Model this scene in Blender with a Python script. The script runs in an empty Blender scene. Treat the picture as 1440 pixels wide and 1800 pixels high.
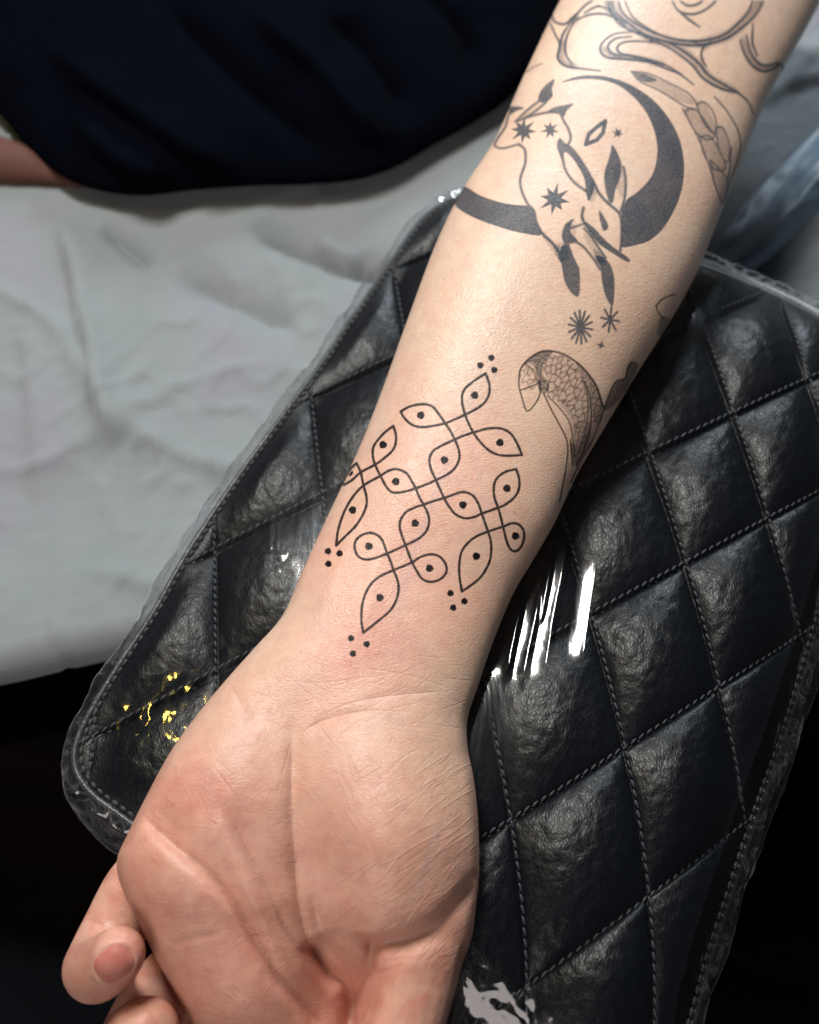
import bpy, bmesh, math, random
import numpy as np
from mathutils import Vector
from mathutils.bvhtree import BVHTree

random.seed(7); rng = np.random.default_rng(7)
C = bpy.context.scene.collection
scene = bpy.context.scene

# ------------------------------------------------------------------ camera
TILT = math.radians(28.0); DIST = 0.36; F = 1930.0            # F: focal length in photograph pixels (1440 x 1800)
CAM = np.array([0.0, -DIST*math.sin(TILT), DIST*math.cos(TILT)])
FWD = np.array([0.0, math.sin(TILT), -math.cos(TILT)])
UP = np.array([0.0, math.cos(TILT), math.sin(TILT)])
RIGHT = np.array([1.0, 0.0, 0.0])
cd = bpy.data.cameras.new('camera'); cam = bpy.data.objects.new('camera', cd); C.objects.link(cam)
cam.location = CAM; cam.rotation_euler = (TILT, 0, 0)
cd.sensor_fit = 'VERTICAL'; cd.sensor_height = 24.0; cd.lens = 24.0*F/1800.0
cd.clip_start = 0.01; cd.clip_end = 50
cd.dof.use_dof = True; cd.dof.focus_distance = 0.318; cd.dof.aperture_fstop = cd.lens/1000/0.0043
scene.camera = cam
scene.render.resolution_x = 819; scene.render.resolution_y = 1024

# ------------------------------------------------------------------ world and lamps
w = bpy.data.worlds.new('World'); scene.world = w; w.use_nodes = True
w.node_tree.nodes['Background'].inputs[0].default_value = (0.60, 0.72, 0.85, 1)
w.node_tree.nodes['Background'].inputs[1].default_value = 0.04

def area(name, loc, target, size, power, col, size_y=None):
    l = bpy.data.lights.new(name, 'AREA'); l.energy = power; l.color = col; l.size = size
    if size_y: l.shape = 'RECTANGLE'; l.size_y = size_y
    o = bpy.data.objects.new(name, l); C.objects.link(o); o.location = loc
    o.rotation_euler = (Vector(target)-Vector(loc)).to_track_quat('-Z', 'Y').to_euler()
    return o
area('work_lamp', (-0.175, 0.36, 0.69), (0.0, 0.0, 0.0), 0.12, 7.2, (1.0, 0.965, 0.91), 0.24)
area('back_fill', (0.25, 1.35, 0.66), (0.15, 0.3, 0.0), 0.4, 15.0, (0.82, 0.92, 1.0))  # added cool fill, brightens the sheet in the arm's shadow
area('front_fill', (-0.40, -0.80, 0.50), (0.0, -0.02, 0.0), 0.5, 3.6, (1.0, 0.90, 0.86))  # added soft fill from behind the camera, lifts palm and arm
area('warm_bulb', (-0.30, 0.12, 0.60), (-0.05, 0.0, 0.0), 0.040, 0.36, (1.0, 0.70, 0.12))
scene.view_settings.view_transform = 'Standard'; scene.view_settings.look = 'None'
scene.view_settings.exposure = 0.0; scene.view_settings.gamma = 1.0

# ------------------------------------------------------------------ helpers
def A(x): return np.asarray(x, float)
def rays(px, py):
    px = A(px); py = A(py)
    return FWD + RIGHT*((px-720)/F)[..., None] - UP*((py-900)/F)[..., None]
def W(px, py, z):                                             # the point of height z seen at a photograph pixel
    d = rays(px, py); t = (A(z)-CAM[2])/d[..., 2]
    return CAM + d*t[..., None]
def depth_of(P): return (A(P)-CAM) @ FWD
def proj(P):
    q = A(P)-CAM; d = q @ FWD
    return 720+F*(q @ RIGHT)/d, 900-F*(q @ UP)/d
def crom(pts, n=8, closed=False):                             # Catmull-Rom through points
    p = A(pts)
    if closed: p = np.vstack([p[-1:], p, p[:2]])
    else: p = np.vstack([2*p[0]-p[1], p, 2*p[-1]-p[-2]])
    out = []
    for k in range(1, len(p)-2):
        a, b, c, d = p[k-1:k+3]
        t = np.linspace(0, 1, n, endpoint=False)[:, None]
        out.append(0.5*((2*b)+(c-a)*t+(2*a-5*b+4*c-d)*t**2+(-a+3*b-3*c+d)*t**3))
    out = np.vstack(out)
    if not closed: out = np.vstack([out, p[-2:-1]])
    return out
def resample(p, n):
    p = A(p); s = np.r_[0, np.cumsum(np.linalg.norm(np.diff(p[:, :2], axis=0), axis=1))]
    q = np.linspace(0, s[-1], n)
    return np.stack([np.interp(q, s, p[:, k]) for k in range(p.shape[1])], 1)
def sstep(a, b, x):
    t = np.clip((x-a)/(b-a), 0, 1); return t*t*(3-2*t)

_perm = rng.permutation(256); _grad = rng.normal(size=(256, 2)); _grad /= np.linalg.norm(_grad, axis=1)[:, None]
def noise2(x, y):                                             # gradient noise, about -0.7..0.7
    x = A(x); y = A(y); xi = np.floor(x).astype(int); yi = np.floor(y).astype(int); xf = x-xi; yf = y-yi
    def g(ix, iy, dx, dy):
        h = _perm[(_perm[ix & 255]+iy) & 255]; v = _grad[h]; return v[..., 0]*dx+v[..., 1]*dy
    u = xf**3*(xf*(xf*6-15)+10); v = yf**3*(yf*(yf*6-15)+10)
    a = g(xi, yi, xf, yf); b = g(xi+1, yi, xf-1, yf); c = g(xi, yi+1, xf, yf-1); d = g(xi+1, yi+1, xf-1, yf-1)
    return (a*(1-u)+b*u)*(1-v)+(c*(1-u)+d*u)*v
def fbm(x, y, o=4):
    s = 0; a = 1.0
    for k in range(o): s = s+a*noise2(x*2**k+17.3*k, y*2**k-9.1*k); a *= 0.5
    return s

def mesh_np(name, V, Q, mat, parent=None, smooth=True, uv=None):
    me = bpy.data.meshes.new(name); V = np.asarray(V, np.float32); Q = np.asarray(Q, np.int32)
    me.vertices.add(len(V)); me.vertices.foreach_set('co', V.ravel())
    k = Q.shape[1]; me.loops.add(Q.size); me.loops.foreach_set('vertex_index', Q.ravel())
    me.polygons.add(len(Q)); me.polygons.foreach_set('loop_start', np.arange(0, Q.size, k, dtype=np.int32))
    if uv is not None:
        l = me.uv_layers.new(name='UVMap'); l.data.foreach_set('uv', np.asarray(uv, np.float32)[Q.ravel()].ravel())
    me.update(calc_edges=True); me.validate()
    if smooth: me.polygons.foreach_set('use_smooth', np.ones(len(me.polygons), bool))
    if mat: me.materials.append(mat)
    o = bpy.data.objects.new(name, me); C.objects.link(o)
    if parent: o.parent = parent
    return o
def grid_quads(nu, nv, wrap=False):                           # vertices laid out [nu][nv]
    i = np.arange(nu-1)[:, None]; j = np.arange(nv if wrap else nv-1)[None, :]; j2 = (j+1) % nv
    return np.stack([i*nv+j, i*nv+j2, (i+1)*nv+j2, (i+1)*nv+j], -1).reshape(-1, 4)
def tag(o, label=None, cat=None, group=None, kind=None):
    if label: o['label'] = label
    if cat: o['category'] = cat
    if group: o['group'] = group
    if kind: o['kind'] = kind
    return o
def empty(name, loc=(0, 0, 0)):
    o = bpy.data.objects.new(name, None); o.empty_display_size = 0.02; C.objects.link(o)
    o.location = loc; return o
def tube(path, radius, n=8):
    path = A(path); m = len(path); rad = np.broadcast_to(A(radius), (m,))
    T = np.gradient(path, axis=0); T /= np.linalg.norm(T, axis=1)[:, None]+1e-12
    ref = np.array([0.13, 0.07, 1.0]); a = np.cross(T, ref); a /= np.linalg.norm(a, axis=1)[:, None]; b = np.cross(T, a)
    th = np.linspace(0, 2*math.pi, n, endpoint=False)
    V = path[:, None]+rad[:, None, None]*(a[:, None]*np.cos(th)[None, :, None]+b[:, None]*np.sin(th)[None, :, None])
    return V.reshape(-1, 3), grid_quads(m, n, True)

# ---- node helpers
class NT:
    def __init__(s, name):
        s.m = bpy.data.materials.new(name); s.m.use_nodes = True; s.t = s.m.node_tree; s.t.nodes.clear()
        s.out = s.t.nodes.new('ShaderNodeOutputMaterial')
    def n(s, typ, inputs=None, **props):
        nd = s.t.nodes.new(typ)
        for k, v in props.items(): setattr(nd, k, v)
        for k, v in (inputs or {}).items(): s.set(nd, k, v)
        return nd
    def set(s, nd, k, v):
        inp = nd.inputs[k]
        if isinstance(v, bpy.types.NodeSocket): s.t.links.new(v, inp)
        elif isinstance(v, bpy.types.Node): s.t.links.new(v.outputs[0], inp)
        else: inp.default_value = v
    def math(s, op, a, b=0.0, clamp=False):
        return s.n('ShaderNodeMath', {0: a, 1: b}, operation=op, use_clamp=clamp).outputs[0]
    def mix(s, f, a, b, blend='MIX'):
        nd = s.n('ShaderNodeMix', data_type='RGBA', blend_type=blend)
        s.set(nd, 0, f); s.set(nd, 6, a); s.set(nd, 7, b); return nd.outputs[2]
    def ramp(s, f, stops, interp='LINEAR'):
        nd = s.n('ShaderNodeValToRGB', {0: f}); cr = nd.color_ramp; cr.interpolation = interp
        while len(cr.elements) < len(stops): cr.elements.new(0.5)
        for e, (p, c) in zip(cr.elements, stops): e.position = p; e.color = (*c, 1) if len(c) == 3 else c
        return nd.outputs[0]
    def mapping(s, vec, scale=(1, 1, 1), rot=(0, 0, 0), loc=(0, 0, 0)):
        return s.n('ShaderNodeMapping', {0: vec, 'Scale': scale, 'Rotation': rot, 'Location': loc}).outputs[0]
    def obj(s): return s.n('ShaderNodeTexCoord').outputs['Object']
    def uv(s): return s.n('ShaderNodeTexCoord').outputs['UV']
    def noise(s, vec, scale, detail=3, rough=0.55, dist=0.0):
        return s.n('ShaderNodeTexNoise', {'Vector': vec, 'Scale': scale, 'Detail': detail, 'Roughness': rough, 'Distortion': dist}).outputs[0]
    def voro(s, vec, scale, feature='F1', rnd=1.0):
        return s.n('ShaderNodeTexVoronoi', {'Vector': vec, 'Scale': scale, 'Randomness': rnd}, feature=feature).outputs[0]
    def warp(s, vec, scale, amt):
        nz = s.n('ShaderNodeTexNoise', {'Vector': vec, 'Scale': scale, 'Detail': 2.0}).outputs[1]
        v = s.n('ShaderNodeVectorMath', {0: nz, 1: (0.5, 0.5, 0.5)}, operation='SUBTRACT').outputs[0]
        v = s.n('ShaderNodeVectorMath', {0: v, 'Scale': amt}, operation='SCALE').outputs[0]
        return s.n('ShaderNodeVectorMath', {0: vec, 1: v}, operation='ADD').outputs[0]
    def bump(s, h, dist, strength=1.0, normal=None):
        d = {'Height': h, 'Distance': dist, 'Strength': strength}
        if normal is not None: d['Normal'] = normal
        return s.n('ShaderNodeBump', d).outputs[0]
    def bsdf(s, **kw):
        nd = s.n('ShaderNodeBsdfPrincipled')
        for k, v in kw.items(): s.set(nd, k.replace('_', ' '), v)
        s.t.links.new(nd.outputs[0], s.out.inputs[0]); return nd

# ================================================================== FLOOR, COUCH SHEET
def mat_floor():
    t = NT('floor_wood'); o = t.obj()
    c = t.ramp(t.noise(t.mapping(o, (1, 6, 1)), 6, 5), [(0.3, (0.002, 0.0010, 0.0008)), (0.7, (0.010, 0.003, 0.0015))])
    t.bsdf(Base_Color=c, Roughness=0.7, Specular_IOR_Level=0.08); return t.m
fl = mesh_np('floor', [(-3, -3, -0.72), (3, -3, -0.72), (3, 3, -0.72), (-3, 3, -0.72)], [(0, 1, 2, 3)], mat_floor(), smooth=False)
tag(fl, kind='structure')

def mat_sheet():
    t = NT('couch_paper'); o = t.obj()
    mott = t.noise(o, 16, 4, 0.6)
    c = t.ramp(mott, [(0.32, (0.185, 0.215, 0.225)), (0.50, (0.205, 0.228, 0.238)), (0.66, (0.212, 0.216, 0.248))])
    fib = t.noise(t.mapping(o, (1, 1, 1)), 900, 3, 0.7)
    emb = t.voro(o, 420)
    h = t.math('ADD', t.math('MULTIPLY', fib, 0.7), t.math('MULTIPLY', emb, 0.4))
    cr = t.noise(t.warp(o, 20, 0.02), 45, 4, 0.6)
    b1 = t.bump(cr, 0.0012, 0.5); b = t.bump(h, 0.00025, 0.5, b1)
    t.bsdf(Base_Color=c, Roughness=0.85, Normal=b, Specular_IOR_Level=0.25); return t.m

BZ = -0.055
def polydist(px, py, poly):                                   # signed distance to a polyline, its arc fraction
    P = A(poly); best = np.full(px.shape, 1e9); sg = np.zeros(px.shape); fr = np.zeros(px.shape)
    L = np.r_[0, np.cumsum(np.linalg.norm(np.diff(P, axis=0), axis=1))]; tot = L[-1]
    for k in range(len(P)-1):
        a = P[k]; b = P[k+1]; e = b-a; l2 = e@e+1e-12
        dx = px-a[0]; dy = py-a[1]; t = np.clip((dx*e[0]+dy*e[1])/l2, 0, 1)
        qx = dx-t*e[0]; qy = dy-t*e[1]; d = np.hypot(qx, qy); m = d < best
        best = np.where(m, d, best); sg = np.where(m, np.sign(e[0]*dy-e[1]*dx), sg)
        fr = np.where(m, (L[k]+t*math.sqrt(l2))/tot, fr)
    return best, sg, fr                                       # sg>0: on the left-hand side when walking with y pointing down means right of travel... see use
def fold(px, py, pts, amp, wneg, wpos, taper=0.18, n=6):      # a sharp line with different fall-off on each side
    d, s, f = polydist(px, py, crom(pts, n))
    tp = sstep(0, taper, f)*sstep(0, taper, 1-f) if taper > 0 else 1.0
    wd = np.where(s > 0, wpos, wneg)
    return amp*np.exp(-(d/wd)**1.3)*tp
def gauss(px, py, cx, cy, rx, ry, amp, rot=0.0):
    c, s = math.cos(math.radians(rot)), math.sin(math.radians(rot)); dx = px-cx; dy = py-cy
    u = (c*dx+s*dy)/rx; v = (-s*dx+c*dy)/ry
    return amp*np.exp(-0.5*(u*u+v*v))

def build_sheet():
    # laid out over the couch; front edge runs where the photograph shows it and hangs down beyond
    nx, ny = 420, 330
    e0 = W(-500, 1255, BZ); e1 = W(220, 1090, BZ); dirx = (e1-e0)/np.linalg.norm(e1-e0)
    nrm = np.array([-dirx[1], dirx[0], 0.0])                  # away from the viewer
    u = np.linspace(-0.10, 1.00, nx)[:, None]; v = np.r_[np.linspace(-0.017, 0, 30, endpoint=False), np.linspace(0, 0.62, ny-30)][None, :]
    vv = np.maximum(v, 0); X = e0[None, None]+dirx*u[..., None]+nrm*vv[..., None]
    X = np.broadcast_to(X, (nx, ny, 3)).copy(); px, py = proj(X)
    z = 0.0022*fbm(X[..., 0]*9, X[..., 1]*9, 3)+0.0008*fbm(X[..., 0]*34+5, X[..., 1]*34, 3)
    z += fold(px, py, [(430, 405), (520, 432), (600, 470), (690, 482), (760, 490)], -0.012, 34, 12, 0.25)
    z += fold(px, py, [(545, 415), (585, 435), (640, 470)], 0.008, 16, 18, 0.3)
    z += fold(px, py, [(105, 390), (130, 480), (160, 620), (205, 800)], 0.006, 40, 6, 0.12)
    z += fold(px, py, [(170, 400), (230, 440), (270, 480)], -0.008, 18, 8, 0.3)
    z += fold(px, py, [(300, 480), (420, 530), (540, 590)], -0.009, 34, 26, 0.3)
    z += fold(px, py, [(40, 560), (60, 700), (70, 900)], 0.002, 30, 12, 0.2)
    z += fold(px, py, [(300, 700), (250, 850), (180, 1000)], 0.0016, 60, 40, 0.25)
    z += fold(px, py, [(1500, 130), (1400, 150), (1310, 200)], 0.004, 10, 25, 0.3)
    z += fold(px, py, [(1500, 60), (1420, 110), (1370, 170)], 0.004, 12, 30, 0.3)
    z += fold(px, py, [(1520, 300), (1400, 420), (1300, 500)], 0.005, 22, 12, 0.25)
    z += fold(px, py, [(1520, 210), (1400, 330), (1290, 440)], -0.005, 18, 22, 0.25)
    for k, (sc, am) in enumerate([(15, .0040), (27, .0030), (48, .0020), (85, .0010)]):
        nn = noise2(X[..., 0]*sc+3*k+0.6*noise2(X[..., 1]*12, X[..., 0]*9), X[..., 1]*sc*0.7+5*k); z += am*np.exp(-np.abs(nn)/0.04)*sstep(-.1, .3, noise2(X[..., 0]*8+k, X[..., 1]*8+9))
    z += 0.004*sstep(0.05, 0.0, vv)
    X[..., 2] = BZ+z
    drop = np.maximum(-v, 0)                                  # rounded fold over the couch edge
    ang = np.minimum(drop/0.012, math.pi/2); X -= nrm*(0.012*np.sin(ang)*0.9)[..., None]
    X[..., 2] -= 0.012*(1-np.cos(ang))+np.maximum(drop-0.012*math.pi/2, 0)
    X[..., 2] += 0*u
    o = mesh_np('paper_sheet', X.reshape(-1, 3), grid_quads(nx, ny), mat_sheet())
    tag(o, 'pale grey creased paper sheet spread over the couch behind the armrest', 'sheet')
    # thickness of the layered hem
    sol = o.modifiers.new('thickness', 'SOLIDIFY'); sol.thickness = 0.0012; sol.offset = -1
    # couch body below the sheet
    t = NT('couch_vinyl'); t.bsdf(Base_Color=(0.0012, 0.0012, 0.0016, 1), Roughness=0.9, Specular_IOR_Level=0.02)
    b0 = e0+dirx*-0.09+nrm*0.006; b1 = e0+dirx*0.98+nrm*0.006
    d = nrm*0.60; z0 = BZ-0.018; z1 = BZ-0.12
    base = [b0, b1, b1+d, b0+d]; bm = bmesh.new()
    top = [bm.verts.new((p[0], p[1], z0)) for p in base]; bot = [bm.verts.new((p[0], p[1], z1)) for p in base]
    bm.faces.new(top); bm.faces.new(bot[::-1])
    for k in range(4): bm.faces.new((top[k], bot[k], bot[(k+1) % 4], top[(k+1) % 4]))
    bmesh.ops.bevel(bm, geom=list(bm.edges), offset=0.006, segments=3, affect='EDGES')
    bmesh.ops.recalc_face_normals(bm, faces=bm.faces)
    me = bpy.data.meshes.new('couch'); bm.to_mesh(me); bm.free(); me.materials.append(t.m)
    co = bpy.data.objects.new('couch', me); C.objects.link(co)
    tag(co, 'dark padded couch hidden under the pale paper sheet', 'couch')
build_sheet()

# blue plastic lying on the sheet, far right
def build_blue():
    t = NT('blue_plastic'); o = t.obj()
    c = t.ramp(t.noise(t.mapping(o, (1, 1, 1)), 30, 3), [(0.40, (0.13, 0.19, 0.25)), (0.60, (0.19, 0.26, 0.32))])
    t.bsdf(Base_Color=c, Roughness=0.5)
    n = 90; m = 40
    s = np.linspace(0, 1, n)[:, None]; q = np.linspace(-1, 1, m)[None, :]
    cx = 1265+(1640-1265)*s; cy = 480+(90-480)*s
    wid = 34+42*s+8*np.sin(s*7)
    px = cx+q*wid*0.72; py = cy+q*wid*0.68
    z = BZ+0.006+0.004*np.sin(q*2.6+s*2)+0.003*fbm(s*6+0*q, q*1.5, 2)+0.004*(1-q*q)
    V = W(px+0*q, py, z).reshape(-1, 3)
    o = mesh_np('plastic_wrapper', V, grid_quads(n, m), t.m)
    so = o.modifiers.new('thickness', 'SOLIDIFY'); so.thickness = 0.0006
    tag(o, 'crumpled blue plastic strip lying on the sheet right of the forearm', 'wrapper')
build_blue()

# dark trouser leg, lower left
def build_leg():
    t = NT('dark_trousers'); o = t.obj()
    wv = t.noise(o, 700, 2, 0.6)
    t.bsdf(Base_Color=t.ramp(wv, [(0.3, (0.0015, 0.002, 0.0035)), (0.7, (0.003, 0.004, 0.0065))]), Roughness=0.9, Normal=t.bump(wv, 0.0004, 0.5), Specular_IOR_Level=0.1)
    n, m = 80, 48
    a = np.array([-0.36, -0.10, -0.20]); b = np.array([0.06, -0.30, -0.22])
    s = np.linspace(0, 1, n)[:, None]; th = np.linspace(0, 2*math.pi, m, endpoint=False)[None, :]
    T = (b-a)/np.linalg.norm(b-a); sd = np.cross(T, [0, 0, 1]); sd /= np.linalg.norm(sd); up = np.cross(sd, T)
    r = 0.075+0.012*s+0.004*fbm(s*5+np.cos(th), np.sin(th)*2+s*3, 3)
    V = a+(b-a)*s[..., None]+r[..., None]*(sd*np.cos(th)[..., None]+up*np.sin(th)[..., None])
    o = mesh_np('trouser_leg', V.reshape(-1, 3), grid_quads(n, m, True), t.m)
    tag(o, 'dark trousered leg in shadow below the lower left corner of the armrest', 'trousers')
build_leg()

# ================================================================== ARMREST CUSHION
# nodes of the quilting as seen in the photograph: (row i, column j) -> pixel
NODES = {(0, 1): (929, 1731), (0, 2): (1142, 1578), (0, 3): (1307, 1440), (1, 1): (894, 1442), (1, 2): (1090, 1321), (1, 3): (1269, 1200),
         (1, 4): (1415, 1125), (2, 1): (845, 1185), (2, 2): (1044, 1067), (2, 3): (1207, 983), (2, 4): (1354, 904), (2, 5): (1475, 845),
         (3, 3): (1139, 792), (3, 4): (1292, 717), (3, 5): (1416, 661), (4, 4): (1242, 564), (3, -1): (379, 1168), (3, -2): (161, 1297),
         (4, 0): (571, 847), (4, -1): (383, 965), (5, 0): (548, 712), (5, 1): (715, 610), (6, 1): (690, 468), (3, 1): (790, 975), (4, 1): (752, 770),
         (3, 2): (972, 880), (4, 2): (925, 700), (3, 0): (585, 1070), (2, 0): (640, 1300)}
def basis(x, y):
    x = (A(x)-720)/700; y = (A(y)-950)/700
    return np.stack([1+0*x, x, y, x*x, x*y, y*y, x**3, x*x*y, x*y*y, y**3], -1)
_k = A(list(NODES.keys())); _p = A(list(NODES.values()))
CI, CJ = [np.linalg.lstsq(basis(_p[:, 0], _p[:, 1]), _k[:, c], rcond=None)[0] for c in (0, 1)]
def lat(px, py): B = basis(px, py); return B @ CI, B @ CJ

EZ = -0.011
def edge_curve(px):                                            # traced edge -> world at seam height
    p = crom(px, 12); q = W(p[:, 0], p[:, 1], EZ); return resample(q, 200)
E_L = edge_curve([(809, 330), (742, 388), (690, 462), (612, 572), (560, 650), (489, 745), (414, 848), (330, 975), (270, 1080), (209, 1172), (150, 1262), (92, 1345)])
E_R = edge_curve([(1560, 632), (1500, 840), (1440, 1079), (1407, 1192), (1369, 1317), (1332, 1421), (1280, 1578), (1244, 1689), (1218, 1791), (1170, 1960), (1130, 2090)])
E_T = edge_curve([(809, 330), (1000, 385), (1229, 462), (1330, 502), (1440, 556), (1560, 632)])
E_B = edge_curve([(92, 1345), (160, 1400), (225, 1444), (400, 1570), (700, 1790), (900, 1930), (1130, 2090)])
TL, TR, BL, BR = E_T[0], E_T[-1], E_B[0], E_B[-1]
def ev(E, t):
    x = np.clip(t, 0, 1)*199; i = np.minimum(x.astype(int), 198); f = (x-i)[..., None]
    return E[i]*(1-f)+E[i+1]*f
def coons(s, t):                                               # s left->right, t top->bottom
    S = s[..., None]; T = t[..., None]
    return ((1-T)*ev(E_T, s)+T*ev(E_B, s)+(1-S)*ev(E_L, t)+S*ev(E_R, t)
            - ((1-S)*(1-T)*TL+S*(1-T)*TR+(1-S)*T*BL+S*T*BR))
AXIS = crom([(1180, 250), (1000, 500), (900, 700), (800, 880), (720, 1050), (640, 1200), (560, 1350)], 6)
def pad_surface(a, b, quilt=True, lift=0.0, wid=0.0):
    """a, b in [-1-m, 1+m]; beyond +-1 the cover turns down the side wall (m in metres of wall)."""
    m = np.maximum(np.abs(a), np.abs(b)); ac = np.clip(a, -1, 1); bc = np.clip(b, -1, 1)
    out = np.maximum(m-1, 0)                                  # 0..0.2 = wall
    mm = np.maximum(np.abs(ac), np.abs(bc)); p = (np.abs(ac)**15+np.abs(bc)**15)**(1/15)+1e-9
    k = mm/p; ac = ac*k; bc = bc*k; r = mm
    P = coons((ac+1)/2, (bc+1)/2)
    dome = (1-np.where(ac < 0, (np.sqrt(ac*ac+0.01)-0.1)/0.905*1.0, np.abs(ac)**8))*(1-np.abs(bc)**6); dome = np.clip(dome, 0, 1)
    edge = sstep(1.0, 0.90, r)
    P[..., 2] = EZ+0.020*dome+0.0018*np.sqrt(np.clip(1-r**14, 0, 1))
    px, py = proj(P)
    d, s, f = polydist(px, py, AXIS); P[..., 2] -= 0.0055*np.exp(-(d/255)**2)*np.where(s < 0, 1.0, 0.0)*dome+np.where(s > 0, 0.0055, 0)*dome
    if quilt:
        i, j = lat(px, py); hi = np.abs(np.sin(math.pi*i)); hj = np.abs(np.sin(math.pi*j))
        q = (hi**0.52)*(hj**0.52)
        q = q+0.05*fbm(px/90, py/90, 3)*hi*hj
        groove = np.exp(-(hi/0.055)**2)+np.exp(-(hj/0.055)**2)
        P[..., 2] += edge*(0.0056*q-0.0056*0.6-0.0006*np.clip(groove, 0, 1))
        P[..., 2] += edge*0.0003*fbm(px/28, py/28, 3)
    else:
        P[..., 2] += edge*0.0026
    P[..., 2] += lift
    cen = (TL+TR+BL+BR)/4; o = P-cen; o[..., 2] = 0; o /= np.linalg.norm(o, axis=-1)[..., None]+1e-9
    wall = out*0.30                                           # metres along the wall
    bulge = (0.004 if not quilt else 0.0008)*np.sin(np.clip(wall/0.05, 0, 1)*math.pi)+wid*sstep(0.97, 1.0, r)
    P = P+o*(bulge)[..., None]; P[..., 2] -= wall
    return P
def axis_samples(n, wall, nw):
    c = np.linspace(-1, 1, n); e = np.linspace(0, wall/0.30, nw+1)[1:]
    return np.r_[-1-e[::-1], c, 1+e]

def leather():
    t = NT('black_leather'); o = t.obj()
    wv = t.warp(o, 60, 0.006)
    v1 = t.n('ShaderNodeTexVoronoi', {'Vector': t.mapping(wv, (1.0, 0.62, 1.0), (0, 0, 0.45)), 'Scale': 1000.0}, feature='DISTANCE_TO_EDGE').outputs[0]
    v2 = t.n('ShaderNodeTexVoronoi', {'Vector': wv, 'Scale': 1700.0}, feature='DISTANCE_TO_EDGE').outputs[0]
    g1 = t.math('MINIMUM', t.math('MULTIPLY', v1, 3.4), 1.0); g2 = t.math('MINIMUM', t.math('MULTIPLY', v2, 3.0), 1.0)
    nz = t.noise(t.mapping(wv, (1, 0.3, 1), (0, 0, 0.5)), 260, 3, 0.6)
    h = t.math('ADD', t.math('ADD', g1, t.math('MULTIPLY', g2, 0.12)), t.math('MULTIPLY', nz, 0.45))
    big = t.noise(o, 90, 3, 0.6)
    b0 = t.bump(big, 0.0008, 0.09)
    b = t.bump(h, 0.00013, 0.27, b0)
    ro = t.ramp(h, [(0.0, (0.50,)*3), (0.8, (0.37,)*3), (1.0, (0.34,)*3)])
    col = t.ramp(t.noise(o, 40, 3), [(0.3, (0.0016, 0.0022, 0.0036)), (0.7, (0.003, 0.004, 0.0062))])
    t.bsdf(Base_Color=col, Roughness=ro, Normal=b, Specular_IOR_Level=0.26); return t.m
M_LEATHER = leather()

pad_root = empty('armrest_cushion', tuple((TL+BR)/2*[1, 1, 0]+[0, 0, -0.06]))
tag(pad_root, 'black diamond quilted leather armrest under the tattooed forearm', 'armrest')
def attach(o, root):
    o.parent = root; o.matrix_parent_inverse = root.matrix_basis.inverted(); return o
aa = axis_samples(600, 0.052, 16); ga, gb = np.meshgrid(aa, aa, indexing='ij')
PV = pad_surface(ga, gb); n_ = len(aa)
FQ = grid_quads(n_, n_); fc = PV.reshape(-1, 3)[FQ].mean(1); li, lj = lat(*proj(fc)); ai, aj = np.divmod(np.arange(len(FQ)), n_-1)
mid = (aa[:-1]+aa[1:])/2; top_ = (np.abs(mid[ai]) < 0.985) & (np.abs(mid[aj]) < 0.985)
cell = np.where(top_, (np.floor(li).astype(int)+50)*200+np.floor(lj).astype(int)+50, -1); ids, cnt = np.unique(cell, return_counts=True)
small = ids[cnt < 60]; cell[np.isin(cell, small)] = -1
def sub_mesh(name, sel, parent):
    q = FQ[sel]; us, inv_ = np.unique(q, return_inverse=True); return mesh_np(name, PV.reshape(-1, 3)[us], inv_.reshape(q.shape), M_LEATHER, parent)
cover = attach(sub_mesh('quilted_cover', cell == -1, None), pad_root)
for cid in ids:
    if cid != -1 and cid not in small: sub_mesh('quilted_panel', cell == cid, cover)
bvh = BVHTree.FromPolygons([tuple(v) for v in PV[::2, ::2].reshape(-1, 3)], grid_quads(len(aa[::2]), len(aa[::2])).tolist())
def hit(px, py, b=None):
    d = rays(px, py); d = d/np.linalg.norm(d)
    h = (b or bvh).ray_cast(Vector(CAM), Vector(d)); return None if h[0] is None else np.array(h[0])

# base plate under the cushion
bt = NT('base_board'); bt.bsdf(Base_Color=(0.01, 0.01, 0.01, 1), Roughness=0.6)
sq = np.array([(-1, -1), (1, -1), (1, 1), (-1, 1)])*0.93
bp = [coons(A([(x+1)/2]), A([(y+1)/2]))[0] for x, y in sq]
bm = bmesh.new(); tv = [bm.verts.new((p[0], p[1], EZ-0.046)) for p in bp]; bv = [bm.verts.new((p[0], p[1], EZ-0.060)) for p in bp]
bm.faces.new(tv); bm.faces.new(bv[::-1])
for k in range(4): bm.faces.new((tv[k], bv[k], bv[(k+1) % 4], tv[(k+1) % 4]))
bmesh.ops.bevel(bm, geom=list(bm.edges), offset=0.003, segments=2, affect='EDGES'); bmesh.ops.recalc_face_normals(bm, faces=bm.faces)
me = bpy.data.meshes.new('base_board'); bm.to_mesh(me); bm.free(); me.materials.append(bt.m)
bo = bpy.data.objects.new('base_board', me); C.objects.link(bo); attach(bo, pad_root)

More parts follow.
